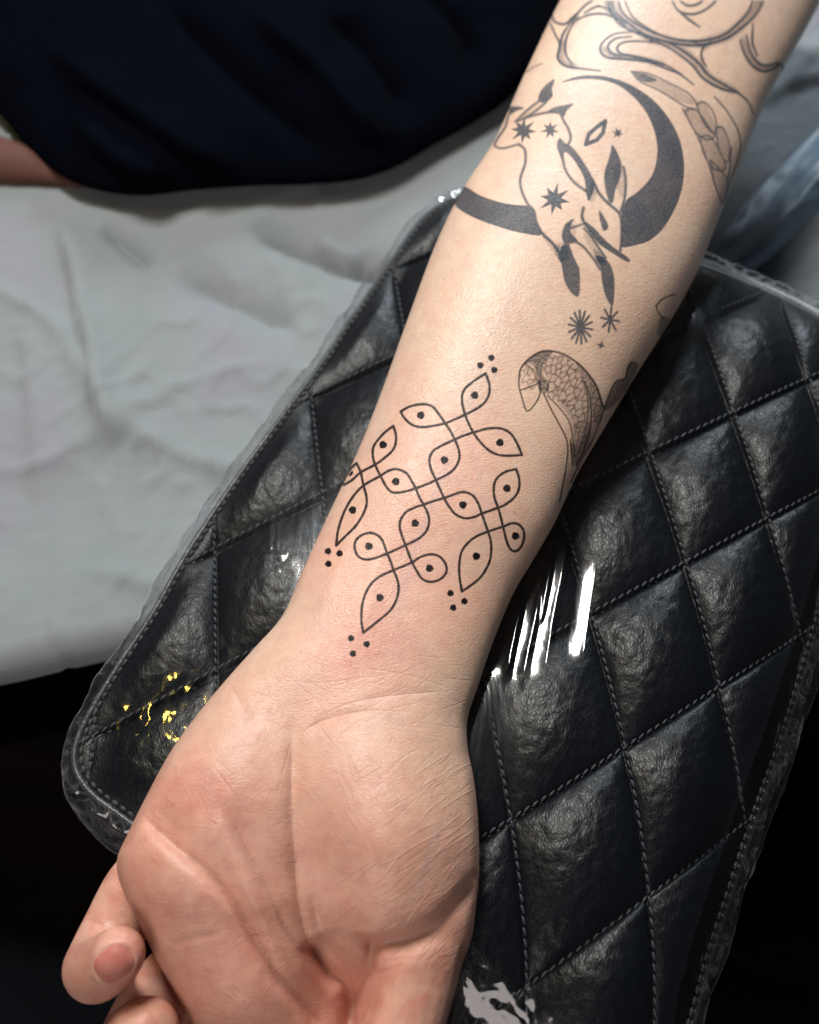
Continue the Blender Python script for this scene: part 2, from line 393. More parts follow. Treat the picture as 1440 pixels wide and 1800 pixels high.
# piping along the seam
def perimeter(n, r=1.0, **kw):
    s = np.linspace(-1, 1, n, endpoint=False)*r
    a = np.r_[s, np.full(n, r), -s, np.full(n, -r)]; b = np.r_[np.full(n, -r), s, np.full(n, r), -s]
    return pad_surface(a, b, **kw)
pp = perimeter(260); pp = np.vstack([pp, pp[:1]]); pp[:, 2] += 0.0006
mp = NT('piping_vinyl'); mp.bsdf(Base_Color=(0.03, 0.032, 0.036, 1), Roughness=0.35, Normal=mp.bump(mp.noise(mp.obj(), 700, 3), 0.0005, 0.5))
V, Q = tube(pp, 0.0011, 10); attach(mesh_np('piping', V, Q, mp.m), pad_root)

# stitches: one part per seam line
mt = NT('thread'); mt.bsdf(Base_Color=mt.ramp(mt.noise(mt.obj(), 900, 2), [(0.3, (0.018, 0.02, 0.026)), (0.7, (0.045, 0.05, 0.06))]), Roughness=0.55)
def stitch_mesh(points, length=0.0024, r=0.00036, slant=0.25):
    V = []; Q = []; ring = 5
    for p, T, N in points:
        B = np.cross(N, T); T2 = T*math.cos(slant)+B*math.sin(slant); B2 = np.cross(N, T2); base = len(V)
        prof = [(-1, 0.25), (-0.7, 0.85), (0, 1.1), (0.7, 0.85), (1, 0.25)]
        for s, k in prof:
            for q in range(ring):
                a = 2*math.pi*q/ring
                V.append(p+T2*(s*length/2)+r*k*(B2*math.cos(a)*1.15+N*(math.sin(a)+0.3*(1-s*s))))
        for s in range(len(prof)-1):
            for q in range(ring): Q.append((base+s*ring+q, base+s*ring+(q+1) % ring, base+(s+1)*ring+(q+1) % ring, base+(s+1)*ring+q))
    return np.array(V), np.array(Q)
def lattice_path(fixed_i, value):
    pts = []
    for f in np.arange(-4, 9, 0.02):
        ti, tj = (value, f) if fixed_i else (f, value)
        x, y = pts[-1][0] if pts else (None, None)
        if x is None:
            d = np.abs(_k-[ti, tj]).sum(1); x, y = _p[np.argmin(d)]
        for _ in range(8):
            i, j = lat(x, y); h = 1.0; ix, jx = lat(x+h, y); iy, jy = lat(x, y+h)
            J = np.array([[ix-i, iy-i], [jx-j, jy-j]]); st = np.linalg.solve(J+1e-9*np.eye(2), [ti-i, tj-j])
            st = np.clip(st, -60, 60); x += st[0]; y += st[1]
        i, j = lat(x, y)
        if abs(i-ti)+abs(j-tj) < 0.01 and -100 < x < 1600 and 250 < y < 2000: pts.append(((x, y), f))
        elif pts: 
            break
    return np.array([p[0] for p in pts])
def lattice_path2(fixed_i, value):
    # contour of the lattice function traced on the cushion grid (independent of the start)
    i, j = lat(*proj(PVc)); Fv = (i if fixed_i else j)-value; out = []
    n = Fv.shape[0]
    for r in range(0, n):
        row = Fv[r]; c = np.where(row[:-1]*row[1:] < 0)[0]
        for k in c[:1]:
            t = row[k]/(row[k]-row[k+1]); out.append(PVc[r, k]*(1-t)+PVc[r, k+1]*t)
    return out
PVc = PV[17:-17, 17:-17]
def contour(fixed_i, value):
    i, j = lat(*proj(PVc)); G = (i if fixed_i else j)-value; H = (j if fixed_i else i); res = []
    z = G[:-1]*G[1:] < 0; rr, cc = np.where(z); t = (G[:-1][z]/(G[:-1][z]-G[1:][z]))[:, None]
    res.append(np.c_[PVc[:-1][rr, cc]*(1-t)+PVc[1:][rr, cc]*t, H[:-1][rr, cc]])
    z = G[:, :-1]*G[:, 1:] < 0; rr, cc = np.where(z); t = (G[:, :-1][z]/(G[:, :-1][z]-G[:, 1:][z]))[:, None]
    res.append(np.c_[PVc[:, :-1][rr, cc]*(1-t)+PVc[:, 1:][rr, cc]*t, H[:, :-1][rr, cc]])
    r = np.vstack(res)
    if len(r) < 20: return None
    px, py = proj(r[:, :3]); ok = (px > -80) & (px < 1560) & (py > 250) & (py < 1950); r = r[ok]
    if len(r) < 20: return None
    r = r[np.argsort(r[:, 3])][:, :3]
    k = 9; ker = np.ones(k)/k; r = np.stack([np.convolve(np.pad(r[:, c], k//2, mode='edge'), ker, 'valid') for c in range(3)], 1)
    s = np.r_[0, np.cumsum(np.linalg.norm(np.diff(r, axis=0), axis=1))]
    jump = np.linalg.norm(np.diff(r, axis=0), axis=1)
    if jump.max() > 0.02:
        cut = np.where(jump > 0.02)[0]; seg = np.split(np.arange(len(r)), cut+1); seg = max(seg, key=len); r = r[seg]
        s = np.r_[0, np.cumsum(np.linalg.norm(np.diff(r, axis=0), axis=1))]
    if s[-1] < 0.02: return None
    q = np.arange(0, s[-1], 0.00285); return np.stack([np.interp(q, s, r[:, c]) for c in range(3)], 1)
for fi in (True, False):
    for val in range(-5, 9):
        c = contour(fi, val)
        if c is None or len(c) < 8: continue
        T = np.gradient(c, axis=0); T /= np.linalg.norm(T, axis=1)[:, None]
        pts = [(c[k]+np.array([0, 0, 0.00035]), T[k], np.array([0, 0, 1.0])) for k in range(len(c))]
        V, Q = stitch_mesh(pts); o = attach(mesh_np('stitching', V, Q, mt.m), pad_root); o['kind'] = 'stuff'
# stitched row just inside the piping
rim = perimeter(1400, 0.985); s = np.r_[0, np.cumsum(np.linalg.norm(np.diff(rim, axis=0), axis=1))]
q = np.arange(0, s[-1], 0.0030); rim = np.stack([np.interp(q, s, rim[:, c]) for c in range(3)], 1)
px, py = proj(rim); keep = (px > -60) & (px < 1520) & (py > 280) & (py < 1900)
T = np.gradient(rim, axis=0); T /= np.linalg.norm(T, axis=1)[:, None]
V, Q = stitch_mesh([(rim[k]+[0, 0, 0.0003], T[k], np.array([0, 0, 1.0])) for k in np.where(keep)[0]], slant=0.0, r=0.00055)
o = attach(mesh_np('edge_stitching', V, Q, mt.m), pad_root); o['kind'] = 'stuff'

# ---- clear film wrapped round the cushion
def film_mat():
    t = NT('clear_film'); o = t.obj()
    wr = t.noise(t.mapping(o, (1, 0.25, 1), (0, 0, 0.3)), 70, 3, 0.6, 0.6)
    b = t.bump(wr, 0.0010, 0.16)
    bk = t.n('ShaderNodeNewGeometry').outputs['Backfacing']; ior = t.math('SUBTRACT', 1.5, t.math('MULTIPLY', bk, 1.5-1/1.5))   # a thin sheet: same reflection from either side
    fr = t.n('ShaderNodeFresnel', {'IOR': ior, 'Normal': b}).outputs[0]
    fac = t.math('MULTIPLY', fr, 1.55, True)
    tr = t.n('ShaderNodeBsdfTransparent', {0: (0.985, 0.988, 0.99, 1)})
    gl = t.n('ShaderNodeBsdfGlossy', {'Color': (1, 1, 1, 1), 'Roughness': 0.095, 'Normal': b})
    df = t.n('ShaderNodeBsdfDiffuse', {'Color': (0.8, 0.82, 0.84, 1), 'Normal': b})
    m1 = t.n('ShaderNodeMixShader', {0: fac, 1: tr.outputs[0], 2: gl.outputs[0]})
    # cling film scatters a little where it is seen at a grazing angle (several crumpled layers)
    lw = t.n('ShaderNodeLayerWeight', {'Blend': 0.25, 'Normal': b}).outputs['Facing']
    sc = t.math('MULTIPLY', t.math('POWER', lw, 4.0), 0.75, True)
    la = t.n('ShaderNodeAttribute', attribute_name='layers').outputs['Fac']
    stn_ = t.ramp(t.noise(t.warp(o, 40, 0.02), 95, 3, 0.6, 1.5), [(0.44, (0.12,)*3), (0.53, (0.35,)*3), (0.55, (1.0,)*3), (0.58, (0.20,)*3)])
    sc = t.math('MAXIMUM', sc, t.math('MULTIPLY', t.math('MULTIPLY', la, stn_), 0.15))
    m2 = t.n('ShaderNodeMixShader', {0: sc, 1: m1.outputs[0], 2: df.outputs[0]})
    t.t.links.new(m2.outputs[0], t.out.inputs[0]); return t.m
SGN = -1
def ridges(px, py):
    z = 0*px
    # taut pleats right of the wrist
    for pts, w0, s0, s1 in [([(1004, 925), (990, 1000), (972, 1090), (952, 1222)], 22, .10, .30), ([(1058, 935), (1046, 1010), (1034, 1090), (1020, 1195)], 20, .12, .32),
                           ([(972, 925), (966, 1000), (954, 1070), (946, 1110)], 12, .10, .30), ([(950, 1030), (940, 1090), (928, 1150), (915, 1215)], 16, .10, .30),
                           ([(922, 1010), (912, 1080), (900, 1140), (888, 1205)], 18, .10, .30)]:
        d, sg, f = polydist(px, py, crom(pts, 6)); x = -d*sg                     # x grows to the left of the pleat
        tp = sstep(0, .30, f)*sstep(0, .22, 1-f); w0 = w0*1.5; q = np.clip(1-np.abs(x)/w0, 0, 1); mpp = 0.000175; s0 = s0*0.5; s1 = s1*0.85
        up = (s0*q+0.5*(s1-s0)*q*q)*w0*mpp; top = (s0+0.5*(s1-s0))*w0*mpp
        z = z+tp*np.where(x*SGN > 0, up, top*np.exp(-(d/5.0)**2))
    # corner crumples
    wl = np.exp(-(((px-150)/150)**2+((py-1330)/150)**2)); z = z+wl*0.0014*np.abs(noise2(px/45+3, py/70))+wl*0.0002*np.abs(noise2(px/20, py/26))
    z = z+np.exp(-(((px-300)/110)**2+((py-1215)/110)**2))*0.0007*np.abs(noise2(px/38+8, py/46))+np.exp(-(((px-480)/25)**2+((py-985)/25)**2))*0.0004*np.abs(noise2(px/24+8, py/24))
    wb = sstep(1560, 1720, py)*sstep(760, 830, px); z = z+wb*0.0014*np.abs(noise2(px/80+9, py/110+2))+wb*0.0003*np.abs(noise2(px/25+1, py/31+7))
    return z
fa = axis_samples(620, 0.058, 30); fga, fgb = np.meshgrid(fa, fa, indexing='ij')
FV = pad_surface(fga, fgb, quilt=False, lift=0.0022, wid=0.0034); fpx, fpy = proj(FV)
m_ = np.maximum(np.abs(fga), np.abs(fgb))
FV[..., 2] += ridges(fpx, fpy)*sstep(1.02, 0.97, m_)
FV[..., 2] += 0.0003*fbm(fpx/140+2, fpy/260, 2)*sstep(1.0, 0.95, m_)
# edge film: billows, creases and folded triangles
perim = np.where(np.abs(fga) > np.abs(fgb), fgb*np.sign(fga)*30, fga*np.sign(fgb)*30+50)
ew = sstep(0.955, 1.0, m_); cen = (TL+TR+BL+BR)/4; oo = FV-cen; oo[..., 2] = 0; oo /= np.linalg.norm(oo, axis=-1)[..., None]
cr = 0.0055*np.abs(noise2(perim*0.16, m_*12))+0.0012*np.abs(noise2(perim*0.5+4, m_*30))
cr = cr*(1-0.75*sstep(0.80, 0.97, np.minimum(np.abs(fga), np.abs(fgb))/np.maximum(m_, 1e-6)))
FV += oo*(ew*cr)[..., None]; FV[..., 2] += ew*0.0010*noise2(perim*1.2, m_*30)
film = mesh_np('plastic_film', FV.reshape(-1, 3), grid_quads(len(fa), len(fa)), film_mat())
lay = film.data.attributes.new('layers', 'FLOAT', 'POINT')            # the film overlaps itself round the rim
lay.data.foreach_set('value', np.clip(sstep(0.965, 1.0, m_)*(0.65+0.5*noise2(perim*0.3, m_*9)), 0, 1).astype(np.float32).ravel())
tag(film, 'clear shiny plastic film wrapped around the quilted black armrest', 'film')

# ================================================================== INK (traced designs, drawn in photograph pixels, later laid into the arm's own UV map)
IS = 2                                                        # samples per pixel
fresh = np.zeros((1400*IS, 1440*IS), np.float32); old = np.zeros_like(fresh); shade = np.zeros_like(fresh)
def _win(img, x0, y0, x1, y1):
    h, w_ = img.shape; a = max(int(x0*IS), 0); b = min(int(x1*IS)+1, w_); c = max(int(y0*IS), 0); d = min(int(y1*IS)+1, h)
    if a >= b or c >= d: return None
    Y, X = np.mgrid[c:d, a:b]; return (slice(c, d), slice(a, b)), (X+0.5)/IS, (Y+0.5)/IS
def stroke(img, pts, wd, val=1.0, soft=0.7, taper=0.0, smooth=True, jit=0.0):
    P = crom(pts, 6) if smooth and len(pts) > 2 else A(pts); n = len(P)
    for k in range(n-1):
        f = k/(n-1); ww = wd*(1-taper*abs(2*f-1)**2)*(1+jit*math.sin(k*1.7)+jit*math.sin(k*0.61+1)); a, b = P[k], P[k+1]; m = ww+soft+1
        r = _win(img, min(a[0], b[0])-m, min(a[1], b[1])-m, max(a[0], b[0])+m, max(a[1], b[1])+m)
        if r is None: continue
        sl, X, Y = r; e = b-a; t = np.clip(((X-a[0])*e[0]+(Y-a[1])*e[1])/(e@e+1e-9), 0, 1)
        d = np.hypot(X-a[0]-t*e[0], Y-a[1]-t*e[1]); v = val*np.clip((ww/2+soft/2-d)/soft, 0, 1)
        img[sl] = np.maximum(img[sl], v)
def dot(img, x, y, r, val=1.0, soft=0.9, sx=1.0, rot=0.0):
    q = _win(img, x-r*2, y-r*2, x+r*2, y+r*2)
    if q is None: return
    sl, X, Y = q; c, s = math.cos(rot), math.sin(rot); u = (c*(X-x)+s*(Y-y))/sx; v = -s*(X-x)+c*(Y-y)
    th = np.arctan2(v, u); rr = r*(1+0.05*np.sin(3*th+x)+0.04*np.sin(5*th+y))
    img[sl] = np.maximum(img[sl], val*np.clip((rr+soft/2-np.hypot(u, v))/soft, 0, 1))
def inside(P, X, Y):
    c = np.zeros(X.shape, bool); n = len(P)
    for k in range(n):
        x1, y1 = P[k]; x2, y2 = P[(k+1) % n]
        if y1 == y2: continue
        m = ((Y >= min(y1, y2)) & (Y < max(y1, y2))); c ^= m & (X < (x2-x1)*(Y-y1)/(y2-y1)+x1)
    return c
def fill(img, pts, val=1.0, smooth=True, soft=1.2, edge=True):
    P = crom(pts, 5, True) if smooth else A(pts)
    r = _win(img, P[:, 0].min()-1, P[:, 1].min()-1, P[:, 0].max()+1, P[:, 1].max()+1)
    if r is None: return
    sl, X, Y = r; m = inside(P, X, Y); img[sl] = np.maximum(img[sl], np.where(m, val, 0))
    if edge: stroke(img, np.vstack([P, P[:1]]), 0.4, val, soft, smooth=False)
for x, y, rr, v in [(905, 902, 3.2, .35), (700, 878, 2.2, .45), (880, 330, 1.5, .3), (1262, 128, 2.0, .4), (640, 642, 1.5, .3), (927, 575, 1.8, .35), (950, 355, 1.4, .35), (975, 250, 1.4, .3), (1150, 520, 1.6, .3), (760, 640, 1.3, .25), (706, 1148, 1.6, .3), (590, 770, 1.4, .25), (935, 300, 1.3, .3), (1010, 700, 1.6, .25)]:
    dot(shade, x, y, rr, v, 1.4)
def crop(ox, oy, s): return lambda pts: [(ox+x/s, oy+y/s) for x, y in pts]
# --- fresh kolam line work
K = crop(560, 600, 3.1034)
for pts in [
    [(912, 175), (850, 215), (795, 265), (783, 320), (800, 400), (835, 480), (875, 540), (930, 595), (985, 620), (1050, 624), (1110, 620)],
    [(912, 175), (932, 235), (930, 290), (900, 340), (850, 375), (800, 400), (745, 425), (690, 447), (620, 462), (560, 468), (510, 455), (470, 420), (448, 383)],
    [(448, 383), (500, 355), (570, 343), (620, 355), (655, 395), (690, 445), (720, 490), (745, 540), (765, 590), (768, 640), (745, 690), (700, 728), (640, 757), (590, 780), (530, 802), (470, 820), (410, 825), (375, 800), (340, 738), (312, 680), (297, 630), (300, 575), (335, 525), (370, 490), (408, 462)],
    [(408, 462), (422, 510), (420, 560), (400, 600), (355, 640), (310, 672), (230, 715), (185, 755), (140, 783)],
    [(140, 783), (133, 772), (152, 730), (180, 690), (207, 665)],
    [(207, 665), (220, 690), (232, 720), (245, 785), (260, 840), (262, 890), (240, 950), (200, 1010), (150, 1060), (97, 1113)],
    [(97, 1113), (105, 1040), (125, 970), (150, 910), (190, 845), (245, 787), (330, 738), (385, 705), (430, 698), (480, 720), (510, 765), (530, 802), (550, 850), (575, 895), (598, 945), (603, 990), (585, 1040), (540, 1080), (475, 1112), (380, 1155), (310, 1182), (255, 1190), (215, 1170), (197, 1125), (205, 1085), (240, 1055), (285, 1045), (325, 1060), (350, 1090), (372, 1150), (395, 1205), (410, 1250), (430, 1300), (437, 1350), (425, 1410), (390, 1470), (320, 1530), (245, 1590)],
    [(245, 1590), (235, 1530), (237, 1450), (255, 1380), (290, 1320), (340, 1280), (410, 1248), (508, 1207), (560, 1175), (620, 1162), (668, 1180), (697, 1225), (695, 1265), (660, 1300), (610, 1312), (565, 1295), (535, 1250), (508, 1200), (475, 1112), (455, 1060), (443, 1010), (450, 970), (480, 930), (530, 905), (575, 890), (640, 868), (685, 855), (740, 835), (790, 822), (840, 840), (872, 885), (890, 938), (905, 980), (925, 1038), (940, 1090), (942, 1150), (930, 1210), (890, 1280), (840, 1325), (783, 1365)],
    [(783, 1365), (770, 1290), (768, 1220), (780, 1150), (815, 1100), (860, 1065), (925, 1038), (1008, 1010), (1060, 992), (1100, 1005), (1122, 1045), (1115, 1100), (1088, 1140), (1055, 1140), (1030, 1100), (1008, 1015), (992, 950), (980, 908), (960, 850), (957, 790), (975, 745), (1020, 712), (1078, 697)],
    [(1078, 697), (1095, 750), (1092, 810), (1065, 855), (1020, 890), (980, 908), (890, 940), (850, 958), (800, 965), (750, 945), (715, 905), (685, 855), (660, 800), (640, 757), (615, 700), (605, 650), (620, 605), (660, 575), (745, 535), (800, 512), (870, 490), (930, 475), (1000, 477), (1050, 505), (1085, 560), (1110, 620)]]:
    stroke(fresh, K(pts), 4.7, 0.96, 1.0, jit=0.06)
for x, y in [(852, 294), (558, 403), (990, 552), (687, 648), (352, 564), (422, 765), (788, 892), (1028, 802), (186, 920), (527, 992), (275, 1118), (1075, 1062), (606, 1238), (861, 1172), (335, 1398)]:
    (a, b), = K([(x, y)]); dot(fresh, a, b, 6.8)
(a, b), = K([(178, 722)]); dot(fresh, a, b, 5.5, sx=0.5, rot=0.6)
for x, y in [(943, 90), (883, 131), (959, 156), (52, 1145), (115, 1157), (54, 1214), (720, 1374), (796, 1418), (735, 1453), (178, 1620), (263, 1652), (188, 1704)]:
    (a, b), = K([(x, y)]); dot(fresh, a, b, 5.8, 1.0)
# --- healed pieces: crescent, leaping hare and stars
R = crop(760, 100, 3.0)
fill(old, R([(680, 135), (760, 105), (850, 97), (950, 112), (1050, 150), (1150, 215), (1230, 300), (1290, 400), (1320, 500), (1328, 600), (1315, 700), (1280, 800), (1220, 900), (1150, 965), (1080, 990), (1000, 1002), (1003, 930), (998, 830), (1025, 755), (1080, 715), (1150, 640), (1180, 560), (1187, 470), (1165, 370), (1120, 280), (1050, 200), (970, 145), (880, 120), (780, 117)]), 0.9)
fill(old, R([(172, 685), (250, 730), (350, 765), (430, 780), (500, 785), (535, 805), (545, 860), (575, 937), (480, 930), (380, 905), (250, 860), (160, 815), (120, 775), (140, 720)]), 0.9)
for pts, wd in [([(455, 460), (488, 490), (490, 560), (465, 640), (470, 700), (500, 770), (535, 810), (550, 870), (580, 930), (640, 990), (680, 1045)], 3),
    ([(420, 275), (400, 315), (385, 370), (345, 430), (330, 468), (370, 482), (440, 465), (458, 462)], 2.4),
    ([(440, 340), (490, 322), (560, 302), (620, 292), (670, 295), (692, 335), (718, 380), (730, 430), (715, 465)], 3),
    ([(568, 228), (520, 265), (470, 310), (440, 340)], 2.4), ([(600, 240), (540, 290), (480, 325), (440, 342)], 2.4),
    ([(690, 540), (700, 590), (730, 640), (765, 675), (812, 708)], 3), ([(848, 650), (880, 720), (930, 775), (978, 815), (996, 860), (998, 950), (992, 1022)], 3),
    ([(1008, 580), (1020, 650), (1015, 740), (992, 822)], 3), ([(798, 795), (790, 840), (808, 885), (850, 930), (900, 980)], 3.4),
    ([(740, 862), (705, 890), (690, 940), (702, 985), (730, 1030)], 3), ([(722, 905), (760, 893), (795, 882)], 2.4), ([(755, 972), (800, 1005), (850, 1065), (885, 1120)], 2.8),
    ([(800, 905), (840, 950), (880, 1010), (915, 1060)], 2.6), ([(680, 1040), (700, 1090)], 3), ([(500, 80), (540, 50), (580, 35)], 1.2)]:
    stroke(old, R(pts), wd*1.6, 0.92, 3.4)
for pts in [[(560, 215), (580, 170), (620, 132), (645, 120), (630, 170), (634, 205), (600, 238), (565, 235)],
    [(605, 292), (650, 265), (700, 255), (742, 248), (708, 285), (692, 315), (660, 300)], [(405, 268), (440, 262), (482, 270), (440, 285), (412, 302)],
    [(672, 430), (700, 455), (740, 480), (800, 560), (845, 640), (855, 690), (835, 740), (820, 752), (812, 700), (800, 635), (760, 560), (720, 512), (695, 505), (692, 560), (670, 510), (658, 465)],
    [(950, 465), (982, 520), (998, 580), (985, 650), (965, 700), (952, 765), (932, 760), (915, 700), (908, 620), (928, 550), (942, 500)],
    [(800, 868), (850, 900), (900, 955), (950, 1000), (1035, 1062), (1030, 1080), (960, 1040), (880, 985), (825, 925)],
    [(880, 812), (905, 845), (928, 895), (905, 915), (888, 870)], [(705, 895), (735, 872), (728, 925), (765, 970), (712, 985), (690, 950)],
    [(665, 1045), (705, 985), (740, 1060), (772, 1120), (778, 1180), (770, 1262), (730, 1238), (700, 1180), (690, 1110)],
    [(862, 1050), (905, 1060), (940, 1100), (957, 1160), (960, 1230), (950, 1312), (920, 1272), (898, 1195), (888, 1115)]]:
    fill(old, R(pts), 0.88, edge=True, soft=3.6)
for pts, v in [([(560, 900), (640, 975), (705, 985), (722, 1060), (672, 1060), (600, 975)], .35), ([(640, 1000), (705, 1000), (715, 1060), (668, 1070)], .7), ([(800, 940), (850, 960), (905, 1062), (862, 1055)], .35), ([(850, 1010), (900, 1050), (915, 1090), (870, 1080)], .75),
               ([(975, 560), (1012, 640), (1005, 740), (975, 700), (960, 640)], .4), ([(700, 880), (760, 890), (740, 960)], .35), ([(470, 300), (560, 240), (590, 250), (500, 320)], .28), ([(840, 650), (870, 700), (850, 760), (825, 750)], .5)]:
    fill(shade, R(pts), v, soft=5)
for pts in [[(580, 930), (640, 990), (675, 1050), (692, 1120), (702, 1180)], [(715, 985), (740, 1055), (772, 1120)], [(812, 700), (826, 750)], [(845, 650), (885, 725), (940, 780)]]:
    stroke(old, R(pts), 4.2, 0.9, 2.0)
def star(cx, cy, r, n, rot=0.3, inner=0.42, sx=1.0):
    P = []
    for k in range(2*n):
        a = rot+math.pi*k/n; q = r*(1 if k % 2 == 0 else inner)*(1+0.12*math.sin(k*2.3)); P.append((cx+q*math.cos(a)*sx, cy+q*math.sin(a)))
    fill(old, R(P), 0.9, smooth=False, soft=1.4)
star(480, 388, 68, 8, 0.1, 0.42); star(622, 385, 48, 7, 0.25, 0.4); star(645, 750, 82, 8, 0.2, 0.42); star(978, 402, 30, 6, 0.2, 0.4); star(890, 1520, 24, 4, 0.3, 0.35)
D1 = [(913, 338), (905, 400), (870, 440), (810, 462), (825, 410), (862, 372)]
stroke(old, R([(913, 338), (900, 402), (868, 438), (810, 462), (825, 408), (862, 374), (913, 338)]), 7.5, 0.9, 1.2, smooth=False)
for cx, cy, r, n in [(782, 1425, 88, 14), (938, 1385, 66, 8)]:
    for k in range(n):
        a = 2*math.pi*k/n+0.15; stroke(old, R([(cx, cy), (cx+r*0.72*math.cos(a), cy+r*math.sin(a))]), 4.2, 0.88, 1.2, smooth=False)
# --- swirls at the top, corn ear at the side
S = crop(900, 0, 2.667)
sw = [[(470, -20), (480, 50), (560, 120), (640, 170), (760, 203), (880, 212), (1000, 182), (1090, 120), (1150, 60), (1188, -20)],
    [(520, -20), (560, 70), (620, 122), (700, 165), (800, 190), (900, 190), (990, 165), (1060, 110), (1110, 50), (1135, -20)], [(495, -20), (520, 60), (600, 122), (680, 162)],
    [(745, -10), (780, 50), (840, 67), (900, 50), (950, 10), (958, -15)], [(780, -5), (820, 25), (870, 20), (902, -5)], [(790, 60), (830, 92), (880, 127)],
    [(185, 60), (200, 100), (250, 112), (300, 70), (350, 20), (405, -10)], [(300, 95), (360, 70), (430, 66), (500, 92), (550, 112)],
    [(180, 110), (205, 165), (225, 210), (215, 270), (250, 308), (330, 322), (415, 332)], [(292, 100), (262, 160), (250, 210), (255, 260), (285, 302)], [(272, 110), (240, 160), (225, 212)],
    [(440, 40), (400, 30), (340, 60)], [(560, 150), (480, 160), (425, 200), (415, 240), (450, 270), (540, 278), (640, 290), (720, 320), (790, 350), (852, 397)],
    [(660, 198), (580, 193), (520, 200), (493, 225), (510, 250), (560, 262), (640, 280), (720, 305), (795, 348)], [(452, 40), (500, 110), (580, 152), (650, 180)],
    [(560, 172), (490, 180), (450, 215), (470, 250), (520, 262)],
    [(650, 190), (720, 215), (790, 260), (850, 310), (900, 370), (980, 415), (1060, 437), (1110, 482), (1132, 535)], [(700, 190), (760, 213), (830, 258), (880, 300), (920, 350), (1000, 400), (1062, 430)],
    [(905, 210), (888, 250), (895, 285), (912, 312)], [(1070, 190), (1090, 250), (1130, 310), (1180, 335), (1230, 320), (1262, 300), (1270, 350)],
    [(1100, 165), (1118, 240), (1150, 290), (1190, 307), (1245, 295)], [(1130, 110), (1128, 200), (1150, 262)], [(455, 10), (470, 60), (540, 130)]]
for pts in sw: stroke(old, S(pts), 4.8, 0.95, 2.4, taper=0.4)
for pts, wd, v in [([(470, 0), (520, 90), (640, 168), (780, 200), (900, 203)], 9, .38), ([(900, 200), (1000, 172), (1080, 110), (1140, 40), (1165, -20)], 12, .42), ([(690, 185), (800, 235), (880, 310), (940, 375), (1030, 420)], 10, .38),
                  ([(625, 170), (660, 190), (690, 195)], 7, .75), ([(860, 200), (900, 215), (930, 200)], 7, .7), ([(285, 100), (300, 85)], 8, .75), ([(455, 50), (445, 20), (460, 0)], 7, .6),
                  ([(1085, 190), (1120, 280), (1180, 320), (1250, 300)], 8, .4), ([(235, 200), (235, 280), (290, 312)], 6, .5), ([(430, 230), (480, 262), (600, 275), (700, 300)], 6, .5)]:
    stroke(shade, S(pts), wd*1.5, min(v*1.5, .95), 8)
stroke(old, S([(1245, 300), (1268, 305), (1270, 345)]), 5, 0.85)
for pts in [[(560, 335), (640, 345), (740, 390), (830, 440), (872, 492)], [(560, 335), (600, 380), (700, 430), (800, 492), (850, 515)],
    [(865, 492), (900, 478), (940, 520), (960, 590), (945, 625), (900, 575), (865, 492)], [(810, 522), (860, 512), (920, 590), (950, 640), (905, 652), (850, 602), (810, 522)],
    [(955, 600), (990, 600), (1020, 680), (1012, 760), (972, 705), (955, 600)], [(880, 640), (930, 642), (980, 720), (1002, 790), (950, 792), (900, 722), (880, 640)], [(930, 750), (980, 800), (1012, 850), (990, 950), (950, 855), (930, 750)],
    [(800, 510), (870, 640), (920, 760), (950, 860), (985, 955)], [(1030, 690), (1025, 760), (1012, 850)]]:
    stroke(old, S(pts), 3.0, 0.85, 2.0)
stroke(old, S([(950, 455), (1000, 510), (1050, 590), (1072, 660), (1062, 740), (1030, 830), (1000, 940)]), 3.4, 0.8, 1.5)
fill(old, S([(560, 335), (620, 345), (680, 375), (640, 385), (600, 375)]), 0.75)
for pts in [[(600, 350), (740, 395), (860, 480), (800, 480), (680, 415)], [(810, 522), (860, 512), (950, 640), (900, 650)], [(865, 492), (905, 482), (955, 600), (940, 620)], [(955, 600), (992, 605), (1018, 740), (975, 705)], [(880, 640), (930, 645), (1000, 785), (950, 790)], [(935, 760), (1010, 850), (990, 940)]]:
    fill(shade, S(pts), 0.45, soft=3)
# --- feathered wing on the thumb side
G = crop(860, 440, 3.912)
for pts, wd in [([(210, 870), (215, 820), (260, 760), (330, 710), (400, 692), (500, 710), (600, 770), (680, 850), (740, 940), (775, 1050), (792, 1090)], 3), ([(207, 850), (205, 930), (225, 1010), (260, 1105), (320, 1050), (352, 975), (345, 900)], 2.2),
    ([(375, 985), (430, 1100), (500, 1230), (535, 1310), (540, 1400), (520, 1550), (500, 1650), (485, 1730)], 2.2), ([(400, 1000), (480, 1080), (550, 1180), (575, 1300), (590, 1420)], 1.8),
    ([(650, 900), (690, 1000), (702, 1120), (690, 1250), (640, 1400), (600, 1480)], 2), ([(670, 960), (680, 1100), (660, 1240), (610, 1400)], 1.6), ([(790, 1090), (760, 1180), (700, 1330), (640, 1430), (560, 1600)], 2),
    ([(1148, 385), (1180, 345), (1240, 312), (1275, 305)], 2.4), ([(1150, 385), (1165, 430), (1200, 470)], 2), ([(220, 960), (280, 940), (350, 910)], 2), ([(250, 780), (300, 830), (330, 900)], 1.6),
    ([(985, 765), (955, 800), (935, 880), (870, 905), (820, 1010), (790, 1095)], 2.2), ([(565, 1390), (560, 1300), (575, 1480)], 2)]:
    stroke(fresh, G(pts), wd*1.3, 0.88, 1.3)
fill(shade, G([(230, 790), (330, 708), (430, 695), (410, 735), (372, 790), (366, 860), (402, 900), (412, 955), (372, 985), (340, 945), (330, 860), (310, 795), (275, 775)]), 0.92, soft=6)
fill(shade, G([(985, 765), (1022, 780), (1010, 830), (940, 960), (860, 1060), (790, 1100), (830, 1000), (872, 905), (935, 885), (957, 800)]), 0.85, soft=6)
